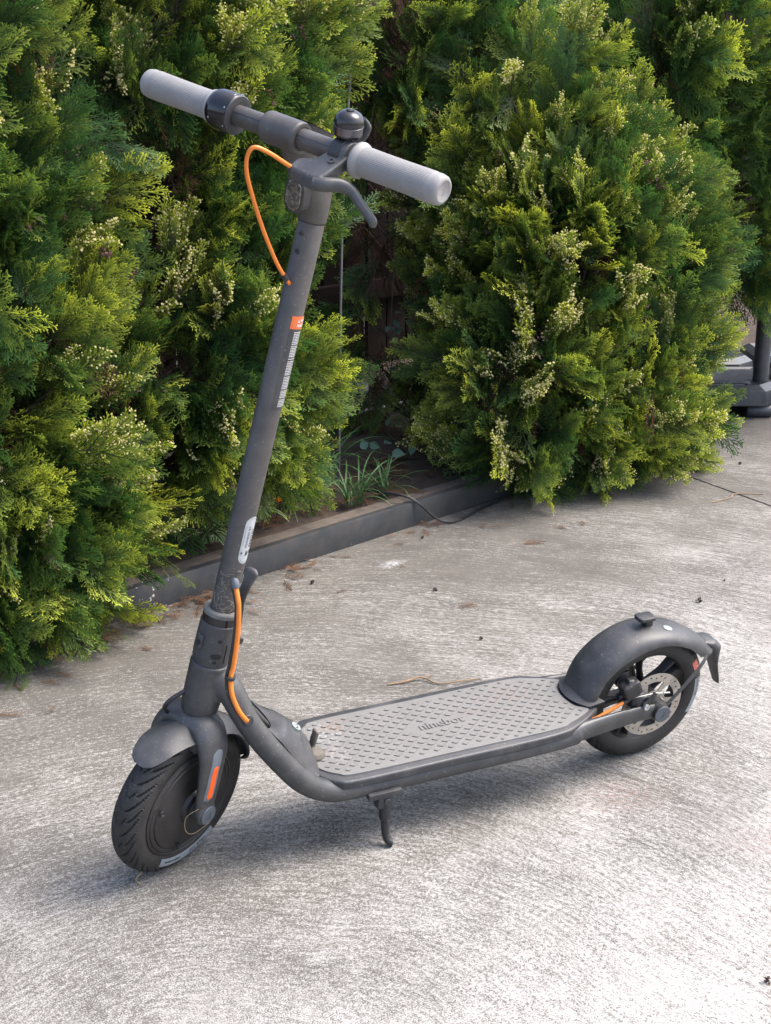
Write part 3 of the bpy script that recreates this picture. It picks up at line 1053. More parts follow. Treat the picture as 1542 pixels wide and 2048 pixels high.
part('cable_ferrule', lathe([(0.0028, -0.008), (0.0042, -0.0075), (0.0044, 0.004), (0.0028, 0.005)], (0.1225, 0.0, 0.9438), (0.66, 0, -0.75), 16), M['black'], True)
part('lower_cable', tube(cabL, 0.0036, 12, 8), M['orange_cable'], label='orange cable hanging beside the folding joint')
part('control_cable', tube([(x - 0.0035 + 0.0015 * math.sin(i), y + 0.0045, z - 0.002) for i, (x, y, z) in enumerate(cabL)], 0.0026, 10, 8), M['black'])
part('cable_tie', lathe([(0.0048, -0.0025), (0.0078, -0.0025), (0.0078, 0.0025), (0.0048, 0.0025)], (0.0570, -0.0515, 0.3590), (0.05, -0.05, 1), 16, closed=True), M['black'])
part('motor_cable', tube([(0.012, 0.026, 0.262), (-0.004, 0.030, 0.272), (-0.012, 0.030, 0.286), (-0.006, 0.024, 0.300), (0.018, 0.014, 0.312), (0.034, 0.006, 0.316)], 0.0034, 10, 6), M['black'], True)


# ---- rear wheel --------------------------------------------------------
RC = Vector((WB, 0, WR))
rw = part('rear_wheel', lathe([(0.0925, -0.0205), (0.0900, -0.0220), (0.0865, -0.0200), (0.0825, -0.0100), (0.0815, 0.0), (0.0825, 0.0100), (0.0865, 0.0200), (0.0900, 0.0220), (0.0925, 0.0205)], RC, (0, 1, 0), 72, closed=True), M['hub'])
part('tyre', tyre(WB, WR, WR, True, 300, 40), M['rubber'], parent=rw, sharp=60)
spokes = [lathe([(0.0, -0.040), (0.0180, -0.040), (0.0220, -0.030), (0.0240, 0.0), (0.0220, 0.030), (0.0180, 0.040), (0.0, 0.040)], RC, (0, 1, 0), 32)]
part('hub', spokes[0], M['hub'], parent=rw)
for k in range(5):
    a = rad(35 + 72 * k)
    d = Vector((math.cos(a), 0, math.sin(a)))
    t_ = Vector((-math.sin(a), 0, math.cos(a)))
    part('spoke', joined([tube([RC + d * 0.020 + t_ * sg * 0.008, RC + d * 0.055 + t_ * sg * 0.0075, RC + d * 0.084 + t_ * sg * 0.012], [0.0050, 0.0042, 0.0052], 10, 4, 2.2, up=t_) for sg in (-1, 1)]), M['hub'], parent=rw, sharp=50)
wins, holes = [], []
for k in range(6):
    a0 = 60 * k + 6
    lo, hi = [], []
    for t in np.linspace(0, 1, 9):
        a = rad(a0 + 44 * t)
        lo.append((0.0275 * math.cos(a + 0.18), 0.0275 * math.sin(a + 0.18)))
        hi.append((0.0465 * math.cos(a), 0.0465 * math.sin(a)))
    wins.append(lo + hi[::-1])
    for q in (4, 14, 24, 36, 48):
        a = rad(a0 + q)
        rr_ = 0.0548 + (0.0022 if q in (14, 36) else -0.001)
        holes.append(circ(0.0019, 10, rr_ * math.cos(a), rr_ * math.sin(a)))
disc = flat_plate(circ(0.0625, 72), wins + holes + [circ(0.012, 20)], 0.0009, lambda x, y, z: Vector((WB + x, -0.0405 + z, WR + y)))
part('brake_disc', disc, M['steel'], parent=rw, sharp=30)
for k in range(6):
    a = rad(60 * k + 20)
    part('disc_bolt', lathe([(0.0, -0.0035), (0.0022, -0.0035), (0.0026, 0.0)], (WB + 0.0205 * math.cos(a), -0.0414, WR + 0.0205 * math.sin(a)), (0, 1, 0), 10), M['bright'], parent=rw)
part('sidewall_label', arc_label(WB, WR, 0.1035, 0.1165, -26, 12, -1), M['grey_print'], parent=rw)
part('lettering', arc_text('10x2.125', 0.0085, WB, WR, 0.1075, 2, -1), M['ink'], parent=rw)
part('red_label', arc_label(WB, WR, 0.1040, 0.1165, 19, 33, -1), M['red_print'], parent=rw)


def rear_fender(u, v):
    th = rad(173 - 143 * u)
    s = (v * 2 - 1) * math.pi / 2
    td = 173 - 143 * u
    crown = float(np.interp(td, [30, 38, 52, 72, 90, 115, 135, 150, 165, 173], [0.1560, 0.1495, 0.1430, 0.1395, 0.1410, 0.1475, 0.1510, 0.1520, 0.1500, 0.148]))
    base = float(np.interp(td, [30, 36, 48, 72, 95, 117, 132, 148, 167, 173], [0.136, 0.122, 0.1185, 0.1185, 0.1200, 0.1215, 0.1260, 0.1300, 0.1275, 0.127]))
    w = float(np.interp(u, [0, 0.1, 0.75, 1.0], [0.041, 0.044, 0.044, 0.030]))
    y = w * math.copysign(abs(math.sin(s)) ** 0.8, s)
    r = base + (crown - base) * max(0.0, math.cos(s)) ** 0.85
    return (WB + r * math.cos(th), y, WR + r * math.sin(th))


rf = part('rear_fender', shell(rear_fender, 72, 33, 0.0025), M['plastic'], sharp=50)
part('fender_tail', fused([loft([[Vector((x + q.x, q.y, z + q.x * 0.4)) for q in ell(0, 0, a, b, 24)] for x, z, a, b in ((0.972, 0.216, 0.006, 0.018), (0.988, 0.211, 0.012, 0.022), (1.003, 0.197, 0.0135, 0.0225), (1.008, 0.180, 0.0075, 0.020), (1.014, 0.160, 0.0038, 0.017), (1.025, 0.133, 0.0030, 0.0135), (1.033, 0.113, 0.0026, 0.010))])], 0.0014, 3), M['plastic'], parent=rf, sharp=60)
hk = RC + Vector((math.cos(rad(95)), 0, math.sin(rad(95)))) * 0.1385
part('fold_hook', joined([box(hk + Vector((0.003, 0, 0.009)), (0.014, 0.016, 0.020), 0.002), prism([(x - 0.004, y) for x, y in [(-0.017, -0.006), (-0.013, -0.0125), (0.014, -0.0125), (0.017, -0.009), (0.017, 0.009), (0.014, 0.0125), (-0.013, 0.0125), (-0.017, 0.006)]], 0.0165, 0.0225, 0.002, lambda x, y, z: hk + Vector((x, y, z)))]), M['black'], parent=rf, sharp=40)


def fen(th, v, lift):
    """point lifted off the fender skin"""
    u = (173 - th) / 143
    p = Vector(rear_fender(u, v))
    n = (p - Vector((WB, 0, WR))).normalized()
    n = (n + Vector((0, (v - 0.5) * 1.5, 0))).normalized()
    return p + n * lift


part('faded_sticker', joined([([fen(80 + 3.6 * math.cos(t), 0.40 + 0.055 * math.sin(t), 0.0008) for t in np.linspace(0, 2 * math.pi, 20, endpoint=False)], [tuple(range(20))])]), M['old_sticker'], parent=rf)
part('stay', tube([(0.872, -0.056, 0.124), (0.915, -0.054, 0.166), (0.948, -0.049, 0.199), (0.956, -0.044, 0.210)], [0.0045, 0.0042, 0.0042, 0.0040], 10, 4, 0.45, up=(-0.7, 0, 0.7)), M['plastic'], parent=rf)
part('stay', tube([(0.872, 0.056, 0.124), (0.915, 0.054, 0.166), (0.956, 0.044, 0.210)], [0.0045, 0.0042, 0.0040], 10, 4, 0.45, up=(-0.7, 0, 0.7)), M['plastic'], parent=rf)
for sg in (-1, 1):
    ac = part('axle_nut', lathe([(0.0, 0.045), (0.0190, 0.045), (0.0185, 0.0630), (0.0160, 0.0650), (0.0160, 0.0735), (0.0, 0.0738)], (WB, 0, WR), (0, sg, 0), 32), M['black'])
    part('axle_cap', lathe([(0.0158, 0.0720), (0.0160, 0.0742), (0.0152, 0.0752), (0.0, 0.0755)], (WB, 0, WR), (0, sg, 0), 32), M['cap'], parent=ac)
    if sg < 0:
        part('emblem', mark(lambda x, y, z: Vector((WB + x, -0.0755 - z, WR + y))), M['ink'], parent=ac)
cal = part('brake_caliper', fused([box((0.797, -0.049, 0.178), (0.036, 0.026, 0.030), 0.007, Matrix.Rotation(rad(-25), 3, 'Y')), box((0.815, -0.046, 0.152), (0.030, 0.022, 0.030), 0.006),
                                   lathe([(0.0165, 0.044), (0.0165, 0.058), (0.0140, 0.061)], (0.824, 0, 0.146), (0, -1, 0), 28), box((0.786, -0.044, 0.160), (0.018, 0.014, 0.014), 0.004), box((0.795, -0.047, 0.190), (0.014, 0.014, 0.014), 0.004)], 0.0012, 2), M['black'], sharp=50)
part('actuator_arm', tube([(0.825, -0.063, 0.145), (0.834, -0.064, 0.156), (0.842, -0.064, 0.169)], [0.0085, 0.0062, 0.0052], 14, 4, 0.4, up=(-0.8, 0, 0.5)), M['black'], parent=cal)
part('bolt', lathe([(0.0, 0.0), (0.0022, 0.0), (0.0024, 0.0016), (0.0055, 0.0016), (0.0058, -0.003)], (0.825, -0.0672, 0.1445), (0, -1, 0), 18), M['bright'], parent=cal)
part('barrel_adjuster', lathe([(0.0038, 0.0), (0.0046, 0.001), (0.0046, 0.009), (0.0036, 0.010), (0.0036, 0.017), (0.0022, 0.018)], (0.782, -0.0555, 0.1565), (0.92, -0.03, 0.39), 16), M['black'], parent=cal)
part('cable_wire', tube([(0.796, -0.057, 0.1625), (0.842, -0.064, 0.1685), (0.864, -0.0655, 0.1640)], 0.0007, 6), M['dull'], parent=cal)
part('cable_end', lathe([(0.0, -0.007), (0.0016, -0.007), (0.0016, 0.007), (0.0, 0.007)], (0.864, -0.0655, 0.1650), (0.98, 0, -0.17), 10), M['dull'], parent=cal)
part('rear_cable', tube([(0.715, -0.058, 0.1380), (0.729, -0.0565, 0.1370), (0.757, -0.056, 0.1470), (0.784, -0.0555, 0.1575)], 0.0034, 12, 6), M['orange_cable'], label='orange brake cable running to the rear caliper')


# ================================================================== THE PLACE
BP = Vector((0.182, 0.983, 0))                 # a point on the foot of the edging board
BD = Vector((0.9452, 0.3263, 0))               # along it
BN = Vector((-0.3263, 0.9452, 0))              # towards the bed


def bed(t, d, z=0.0):
    return BP + BD * t + BN * d + Vector((0, 0, z))


# ---- concrete -------------------------------------------------------
def concrete_mat():
    k = NT('broomed_concrete')
    obj = k.tc.outputs['Object']
    # broom sweeps: polar coordinates round a far-off point, bent by slow noise
    warp = k.noise(1.1, 2, 0.5, color=True)
    wv = k.n('ShaderNodeVectorMath', operation='SCALE')
    wsub = k.n('ShaderNodeVectorMath', operation='SUBTRACT')
    k.link(warp, wsub.inputs[0])
    wsub.inputs[1].default_value = (0.5, 0.5, 0.5)
    k.link(wsub.outputs[0], wv.inputs[0])
    wv.inputs['Scale'].default_value = 0.30
    wadd = k.n('ShaderNodeVectorMath', operation='ADD')
    k.link(obj, wadd.inputs[0])
    k.link(wv.outputs[0], wadd.inputs[1])
    xyz = k.n('ShaderNodeSeparateXYZ')
    k.link(wadd.outputs[0], xyz.inputs[0])
    dx = k.math('SUBTRACT', xyz.outputs[0], -0.10)
    dy = k.math('SUBTRACT', xyz.outputs[1], -0.62)
    r = k.math('SQRT', k.math('ADD', k.math('MULTIPLY', dx, dx), k.math('MULTIPLY', dy, dy)))
    a = k.math('ARCTAN2', dy, dx)

    def streak(sr, sa, detail, rough):
        cb = k.n('ShaderNodeCombineXYZ')
        k.link(k.math('MULTIPLY', r, sr), cb.inputs[0])
        k.link(k.math('MULTIPLY', a, sa), cb.inputs[1])
        return k.noise(1.0, detail, rough, vec=cb.outputs[0])

    s1 = streak(330, 95, 2, 0.7)
    s2 = streak(130, 11, 3, 0.7)
    grain = k.noise(470, 2, 0.7)
    clump = k.noise(130, 2, 0.6)
    h = k.math('ADD', k.math('ADD', k.math('MULTIPLY', s1, 0.34), k.math('MULTIPLY', s2, 0.25)), k.math('ADD', k.math('MULTIPLY', grain, 0.42), k.math('MULTIPLY', clump, 0.16)))
    # broad grime stains, plus light falloff painted in, darker towards the garden edge
    st = k.math('ADD', k.math('MULTIPLY', k.noise(1.7, 4, 0.6), 0.7), k.math('MULTIPLY', k.noise(5.5, 3, 0.6), 0.3))
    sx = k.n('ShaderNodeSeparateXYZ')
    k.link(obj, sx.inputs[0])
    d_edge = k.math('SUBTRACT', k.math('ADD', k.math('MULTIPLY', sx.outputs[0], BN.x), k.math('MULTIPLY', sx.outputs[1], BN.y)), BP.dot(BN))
    edge_shade = k.math('MULTIPLY', k.math('MULTIPLY', k.math('ADD', d_edge, 2.1), 0.5, clamp=True), 0.160)
    thr = k.math('ADD', k.math('ADD', k.math('MULTIPLY', k.math('SUBTRACT', st, 0.5), 0.30), edge_shade), 0.508)
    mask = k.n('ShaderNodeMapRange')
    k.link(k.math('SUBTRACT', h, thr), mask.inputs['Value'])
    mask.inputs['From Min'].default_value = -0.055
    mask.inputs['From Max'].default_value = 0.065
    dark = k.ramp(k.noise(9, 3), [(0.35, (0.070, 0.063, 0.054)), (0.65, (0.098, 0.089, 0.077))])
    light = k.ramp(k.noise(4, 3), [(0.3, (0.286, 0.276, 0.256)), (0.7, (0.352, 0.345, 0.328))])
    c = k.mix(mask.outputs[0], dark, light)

    def blot(x, y, rx, ry, colr, amt):
        nonlocal c
        ddx = k.math('DIVIDE', k.math('SUBTRACT', xyz.outputs[0], x), rx)
        ddy = k.math('DIVIDE', k.math('SUBTRACT', xyz.outputs[1], y), ry)
        q = k.math('SQRT', k.math('ADD', k.math('MULTIPLY', ddx, ddx), k.math('MULTIPLY', ddy, ddy)))
        f = k.math('MULTIPLY', k.math('SUBTRACT', 1.0, q, clamp=True), k.math('MULTIPLY', k.ramp(k.noise(85, 3, 0.7), [(0.42, 0.0), (0.6, 1.0)]), amt))
        c = k.mix(f, c, colr)

    blot(0.76, -0.15, 0.11, 0.07, (0.25, 0.13, 0.12), 0.35)
    blot(0.88, -0.36, 0.10, 0.06, (0.25, 0.13, 0.12), 0.3)
    blot(0.89, 1.05, 0.045, 0.03, (0.45, 0.47, 0.49), 1.0)
    blot(0.62, 0.20, 0.10, 0.06, (0.10, 0.07, 0.06), 0.8)
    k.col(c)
    k.rough(0.86)
    k.bump(h, 0.55, 0.006)
    return k.m


CONC = concrete_mat()
soil_m = dusty('dry_soil', (0.040, 0.028, 0.020), 0.95, dust=(0.12, 0.08, 0.055), amount=0.5, bump=0.6, vary=0.5)
JP = Vector((2.052, 1.385, 0))
JD = Vector((0.0835, -0.9965, 0))
JN = Vector((0.9965, 0.0835, 0))
drive = empty('concrete_driveway')
drive['kind'] = 'structure'


def slab(off0, off1):
    a = JP + JN * off0
    b = JP + JN * off1
    q = [a + JD * 9, b + JD * 9, b - JD * 9, a - JD * 9]
    if off0 > off1:
        q = q[::-1]
    V = [Vector((p.x, p.y, 0)) for p in q] + [Vector((p.x, p.y, -0.09)) for p in q]
    return V, [(0, 1, 2, 3), (0, 4, 5, 1), (1, 5, 6, 2), (2, 6, 7, 3), (3, 7, 4, 0)]


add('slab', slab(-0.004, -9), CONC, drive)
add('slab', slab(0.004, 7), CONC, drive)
add('joint_filler', box((JP.x, JP.y, -0.014), (0.03, 17.0, 0.022), 0, Matrix.Rotation(math.atan2(-JD.x, JD.y) * 1.0 + math.pi, 3, 'Z')), soil_m, drive)
gr = add('ground', ([(-60, -60, -0.095), (60, -60, -0.095), (60, 60, -0.095), (-60, 60, -0.095)], [(0, 1, 2, 3)]), soil_m)
gr['kind'] = 'structure'


# ---- garden edge and bed -------------------------------------------
def board_mat():
    k = NT('grey_painted_board')
    base = k.ramp(k.noise(7, 4, 0.6), [(0.3, (0.022, 0.025, 0.029)), (0.7, (0.040, 0.045, 0.051))])
    sp = k.ramp(k.noise(75, 2, 0.5), [(0.665, 0.0), (0.68, 1.0)])
    amt = k.math('MULTIPLY', sp, k.ramp(k.noise(3.0, 2), [(0.46, 0.0), (0.60, 0.9)]))
    dirt = k.ramp(k.noise(26, 4, 0.7), [(0.42, 0.0), (0.72, 0.6)])
    c = k.mix(dirt, base, (0.07, 0.056, 0.045))
    k.col(k.mix(amt, c, (0.45, 0.46, 0.47)))
    k.rough(0.5)
    k.bump(k.noise(140, 3), 0.15, 0.001)
    return k.m


edge = add('edging_board', None, None, mesh=None) if False else None
bm_ang = math.atan2(BD.y, BD.x)
RZ = Matrix.Rotation(bm_ang, 3, 'Z')
edge = empty('edging_board', bed(0.8, 0.0))
tag(edge, 'low grey painted edging board along the foot of the hedge', 'edging')
inv = Vector(edge.location)
add('fascia', box(bed(0.55, 0.011, 0.033) - inv, (3.9, 0.022, 0.066), 0.002, RZ), board_mat(), edge)
ledge_m = dusty('raw_ledge', (0.085, 0.068, 0.056), 0.9, dust=(0.15, 0.125, 0.105), amount=0.6, bump=0.5, vary=0.35)
add('ledge', box(bed(0.55, 0.0520, 0.030) - inv, (3.9, 0.058, 0.060), 0.004, RZ), ledge_m, edge)
V = []
F = []
nx, ny = 60, 24
for i in range(nx):
    for j in range(ny):
        t = -2.4 + 7.4 * i / (nx - 1)
        d = 0.079 + 1.6 * j / (ny - 1)
        p = bed(t, d)
        z = 0.052 + 0.018 * math.sin(t * 7 + d * 9) * math.sin(d * 11 - t * 3) + RNG.uniform(-0.006, 0.006)
        if j == 0:
            z = 0.05
        V.append((p.x, p.y, z))
for i in range(nx - 1):
    for j in range(ny - 1):
        F.append((i * ny + j, (i + 1) * ny + j, (i + 1) * ny + j + 1, i * ny + j + 1))
sb = add('garden_bed', (V, F), soil_m)
sb['kind'] = 'structure'


# ---- timber fence ----------------------------------------------------
def fence_mat():
    k = NT('dark_stained_timber')
    v = k.n('ShaderNodeMapping')
    k.link(k.tc.outputs['Object'], v.inputs['Vector'])
    v.inputs['Scale'].default_value = (30, 30, 2)
    g = k.noise(1.5, 4, 0.6, vec=v.outputs[0])
    k.col(k.ramp(g, [(0.3, (0.006, 0.004, 0.0035)), (0.7, (0.014, 0.009, 0.0075))]))
    k.rough(0.9)
    k.b.inputs['Specular IOR Level'].default_value = 0.1
    k.bump(g, 0.3, 0.003)
    return k.m


FM = fence_mat()
fence = empty('timber_fence', bed(1.5, 1.27, 0))
tag(fence, 'dark stained timber paling fence behind the hedge', 'fence')
fl_ = Vector(fence.location)
pal = None
for i in range(66):
    t = -2.2 + i * 0.108
    c = bed(t, 1.28 + (0.003 if i % 2 else 0.0), 0.98) - fl_
    if pal is None:
        pal = mesh_of('paling', box((0, 0, 0), (0.1, 0.018, 1.88), 0.002, None, 1), FM)
    o = add('paling', None, None, fence, mesh=pal)
    o.location = c
    o.rotation_euler = (0, RNG.uniform(-0.004, 0.004), bm_ang)
for z in (0.35, 1.55):
    add('rail', box(bed(1.35, 1.255, z) - fl_, (7.0, 0.035, 0.07), 0.003, RZ), FM, fence)
for t in (-1.2, 1.1, 3.4):
    add('post', box(bed(t, 1.335, 0.95) - fl_, (0.09, 0.09, 1.96), 0.004, RZ), FM, fence)


# ================================================================== FOLIAGE
def leaf_mat(name, trans=0.40, rough=0.55):
    k = NT(name)
    at = k.n('ShaderNodeAttribute', attribute_name='col')
    k.link(at.outputs['Color'], k.b.inputs['Base Color'])
    k.rough(rough)
    k.b.inputs['Specular IOR Level'].default_value = 0.28
    tr = k.n('ShaderNodeBsdfTranslucent')
    br = k.mix(1.0, at.outputs['Color'], (1.15, 1.15, 0.75), 'MULTIPLY')
    k.link(br, tr.inputs['Color'])
    mx = k.n('ShaderNodeMixShader')
    mx.inputs[0].default_value = trans
    k.link(k.b.outputs[0], mx.inputs[1])
    k.link(tr.outputs[0], mx.inputs[2])
    k.link(mx.outputs[0], k.out.inputs['Surface'])
    return k.m


LEAF = leaf_mat('conifer_foliage')
DEAD = leaf_mat('dead_conifer_twigs', 0.1, 0.8)
BARK = dusty('conifer_bark', (0.060, 0.042, 0.032), 0.9, dust=(0.15, 0.12, 0.10), amount=0.5, bump=0.6, vary=0.45)


def quad_mesh(name, Q, Cc, mat, Qt=None, Ct=None):
    """quads Q (n,4,3) and triangles Qt (m,3,3) with point colours -> one mesh"""
    n = len(Q)
    m = 0 if Qt is None else len(Qt)
    co = np.asarray(Q, dtype=np.float32).reshape(-1, 3)
    cc = np.asarray(Cc, dtype=np.float32).reshape(-1, 3)
    if m:
        co = np.concatenate([co, np.asarray(Qt, dtype=np.float32).reshape(-1, 3)])
        cc = np.concatenate([cc, np.asarray(Ct, dtype=np.float32).reshape(-1, 3)])
    nv = len(co)
    me = bpy.data.meshes.new(name)
    me.vertices.add(nv)
    me.vertices.foreach_set('co', np.ascontiguousarray(co).ravel())
    me.loops.add(nv)
    me.loops.foreach_set('vertex_index', np.arange(nv, dtype=np.int32))
    me.polygons.add(n + m)
    st = np.concatenate([np.arange(0, n * 4, 4), n * 4 + np.arange(0, m * 3, 3)]).astype(np.int32)
    me.polygons.foreach_set('loop_start', st)
    me.update(calc_edges=True)
    at = me.attributes.new('col', 'FLOAT_COLOR', 'POINT')
    c4 = np.ones((nv, 4), dtype=np.float32)
    c4[:, :3] = cc
    at.data.foreach_set('color', c4.ravel())
    me.materials.append(mat)
    return me


def make_spray(rng, L=0.13, pairs=9, fan=1.0, fertile=0):
    """one flat fan of scale-leaved twiglets in the x-y plane, stem along +y; returns quads, tipness, is_berry"""
    Q, T, B, QT, TT = [], [], [], [], []

    def needle(p, q, w, t0, t1):
        d = q - p
        s = np.array([-d[1], d[0], 0.0]) / (np.linalg.norm(d) + 1e-9)
        QT.append([p, q + s * w, q - s * w])
        TT.append([t0, t1, t1])

    def rib(p, q, w0, w1, t0, t1):
        d = q - p
        l = np.linalg.norm(d)
        if l < 1e-6:
            return
        s = np.array([-d[1], d[0], 0.0]) / l
        Q.append([p - s * w0, p + s * w0, q + s * w1, q - s * w1])
        T.append([t0, t0, t1, t1])
        B.append(0)

    def berry(c, r):
        for a, b in ((0, 1), (1, 2), (0, 2)):
            v = np.zeros((4, 3))
            v[0, a], v[1, b], v[2, a], v[3, b] = -r, -r, r, r
            Q.append(v + c)
            T.append([1.0] * 4)
            B.append(1)

    curve = rng.uniform(-0.35, 0.35)
    droop = rng.uniform(-0.05, 0.25)

    def axis(t):
        return np.array([curve * L * t * t * 0.6, L * t, -droop * L * t * t])

    for i in range(3):
        rib(axis(i / 3), axis((i + 1) / 3), 0.0018 * (1 - i / 5), 0.0017 * (1 - i / 5), 0.1 * i / 3, 0.12 + 0.12 * i)
    for i in range(2 * pairs):
        t = 0.05 + 0.93 * i / (2 * pairs)
        sg = 1 if i % 2 else -1
        ang = math.radians(rng.uniform(34, 56)) * fan
        Lb = L * (0.50 * (1 - t) ** 0.8 + 0.12) * rng.uniform(0.72, 1.18)
        p0 = axis(t)
        zt = rng.uniform(-0.22, 0.22)
        n = max(2, int(round(Lb / 0.0115)))
        bend = -sg * 0.55
        pts = [p0]
        for j in range(n):
            f1 = (j + 1) / n
            a = ang * sg + bend * f1 * 0.8
            pts.append(pts[-1] + np.array([math.sin(a), math.cos(a), zt * (1 - f1 * 0.5)]) * (Lb / n))
        mid = (n + 1) // 2
        rib(pts[0], pts[mid], 0.0015, 0.0015, 0.25 * t, 0.3 + 0.3 * t)
        rib(pts[mid], pts[n] + (pts[n] - pts[mid]) * 0.25, 0.0015, 0.0017, 0.3 + 0.3 * t, 0.75 + 0.25 * t)
        for j in range(n):
            f1 = (j + 1) / n
            a = ang * sg + bend * f1 * 0.8
            tip = min(1.0, 0.15 + 0.55 * f1 + 0.45 * t)
            for s2 in ((1, -1) if (j + i) % 2 or j == n - 1 else (1 if j % 2 else -1,)):
                a2 = a + s2 * math.radians(rng.uniform(20, 42))
                l2 = rng.uniform(0.014, 0.027) * (1.12 - 0.35 * f1)
                q = pts[j] * 0.5 + pts[j + 1] * 0.5
                e = q + np.array([math.sin(a2), math.cos(a2), rng.uniform(-0.25, 0.25)]) * l2
                needle(q, e, 0.0017, tip * 0.3, tip)
                if fertile and rng.random() < fertile * tip:
                    berry(e, rng.uniform(0.0026, 0.0042))
    return np.array(Q), np.array(T), np.array(B), np.array(QT), np.array(TT)


srng = np.random.default_rng(21)
SPRAYS = [make_spray(srng, 0.125 + 0.045 * srng.random(), int(srng.integers(5, 8)), srng.uniform(0.7, 1.1)) for _ in range(16)]
FERT = [make_spray(srng, 0.115 + 0.03 * srng.random(), int(srng.integers(5, 7)), srng.uniform(0.5, 0.8), 0.5) for _ in range(8)]
BARE = [make_spray(srng, 0.13 + 0.03 * srng.random(), 3, srng.uniform(0.5, 0.8)) for _ in range(5)]
SMALL = [make_spray(srng, 0.085 + 0.02 * srng.random(), 4, srng.uniform(0.8, 1.1)) for _ in range(6)]
print('spray quads', [len(q[0]) for q in SPRAYS], [len(q[0]) for q in FERT])


def unit(v):
    v = np.asarray(v, float)
    return v / (np.linalg.norm(v) + 1e-12)


def in_view(p, margin):
    """True where the photograph, or a camera a step to its side, could see the point"""
    d = Vector((float(p[0]), float(p[1]), float(p[2]))) - CAM
    z = d.dot(_f)
    if z < 0.2:
        return False
    u = d.dot(_r2) / z * 2959.8 / 1542
    v = d.dot(_u2) / z * 2959.8 / 2048
    return abs(u) < 0.5 + margin and abs(v) < 0.5 + margin * 0.8


class Foliage:
    def __init__(self, rng):
        self.q, self.c, self.qt, self.ct, self.rng = [], [], [], [], rng

    def put(self, spray, pos, direc, normal, scale, base, tipc, berryc=(0.74, 0.68, 0.42)):
        Q, T, B, QT, TT = spray
        y = unit(direc)
        n = np.asarray(normal, float)
        n = unit(n - y * n.dot(y))
        x = np.cross(y, n)
        R = np.stack([x, y, n]) * scale
        self.q.append((Q.reshape(-1, 3) @ R + pos).reshape(Q.shape))
        self.qt.append((QT.reshape(-1, 3) @ R + pos).reshape(QT.shape))
        base, tipc = np.asarray(base), np.asarray(tipc)
        t = (T ** 1.6)[..., None]
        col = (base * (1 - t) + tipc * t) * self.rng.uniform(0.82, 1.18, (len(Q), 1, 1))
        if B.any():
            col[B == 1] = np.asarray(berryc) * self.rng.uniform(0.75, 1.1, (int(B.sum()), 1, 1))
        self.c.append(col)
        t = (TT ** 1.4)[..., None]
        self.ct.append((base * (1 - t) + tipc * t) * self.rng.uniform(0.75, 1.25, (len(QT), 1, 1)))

    def mesh(self, name, mat):
        return quad_mesh(name, np.concatenate(self.q), np.concatenate(self.c), mat, np.concatenate(self.qt), np.concatenate(self.ct))

    def build(self, name, mat, parent):
        o = bpy.data.objects.new(name, self.mesh(name, mat))
        COL.objects.link(o)
        o.parent = parent
        return o


def lerp(a, b, t):
    return np.asarray(a) * (1 - t) + np.asarray(b) * t


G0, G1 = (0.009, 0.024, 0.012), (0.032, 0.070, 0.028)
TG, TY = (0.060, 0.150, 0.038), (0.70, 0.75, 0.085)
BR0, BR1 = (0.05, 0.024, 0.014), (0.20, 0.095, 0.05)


def lump(p, seed):
    return (math.sin(p[0] * 9.1 + seed) * math.sin(p[1] * 8.3 + seed * 2.1) + math.sin(p[2] * 7.7 + seed * 1.3 + p[0] * 4) + 0.6 * math.sin(p[2] * 15 + p[1] * 13 + seed)) / 2.6


def cone_cluster(c, rng, n, size, spread=1.3):
    """a knot of small open woody cones"""
    out = []
    for _ in range(n):
        o = c + rng.normal(0, size * spread, 3)
        for k in range(6):
            d = unit(rng.normal(0, 1, 3))
            s = unit(np.cross(d, rng.normal(0, 1, 3))) * size * 0.42
            e = o + d * size
            m = o + d * size * 0.55
            out.append([o, m + s, e, m - s])
    return out


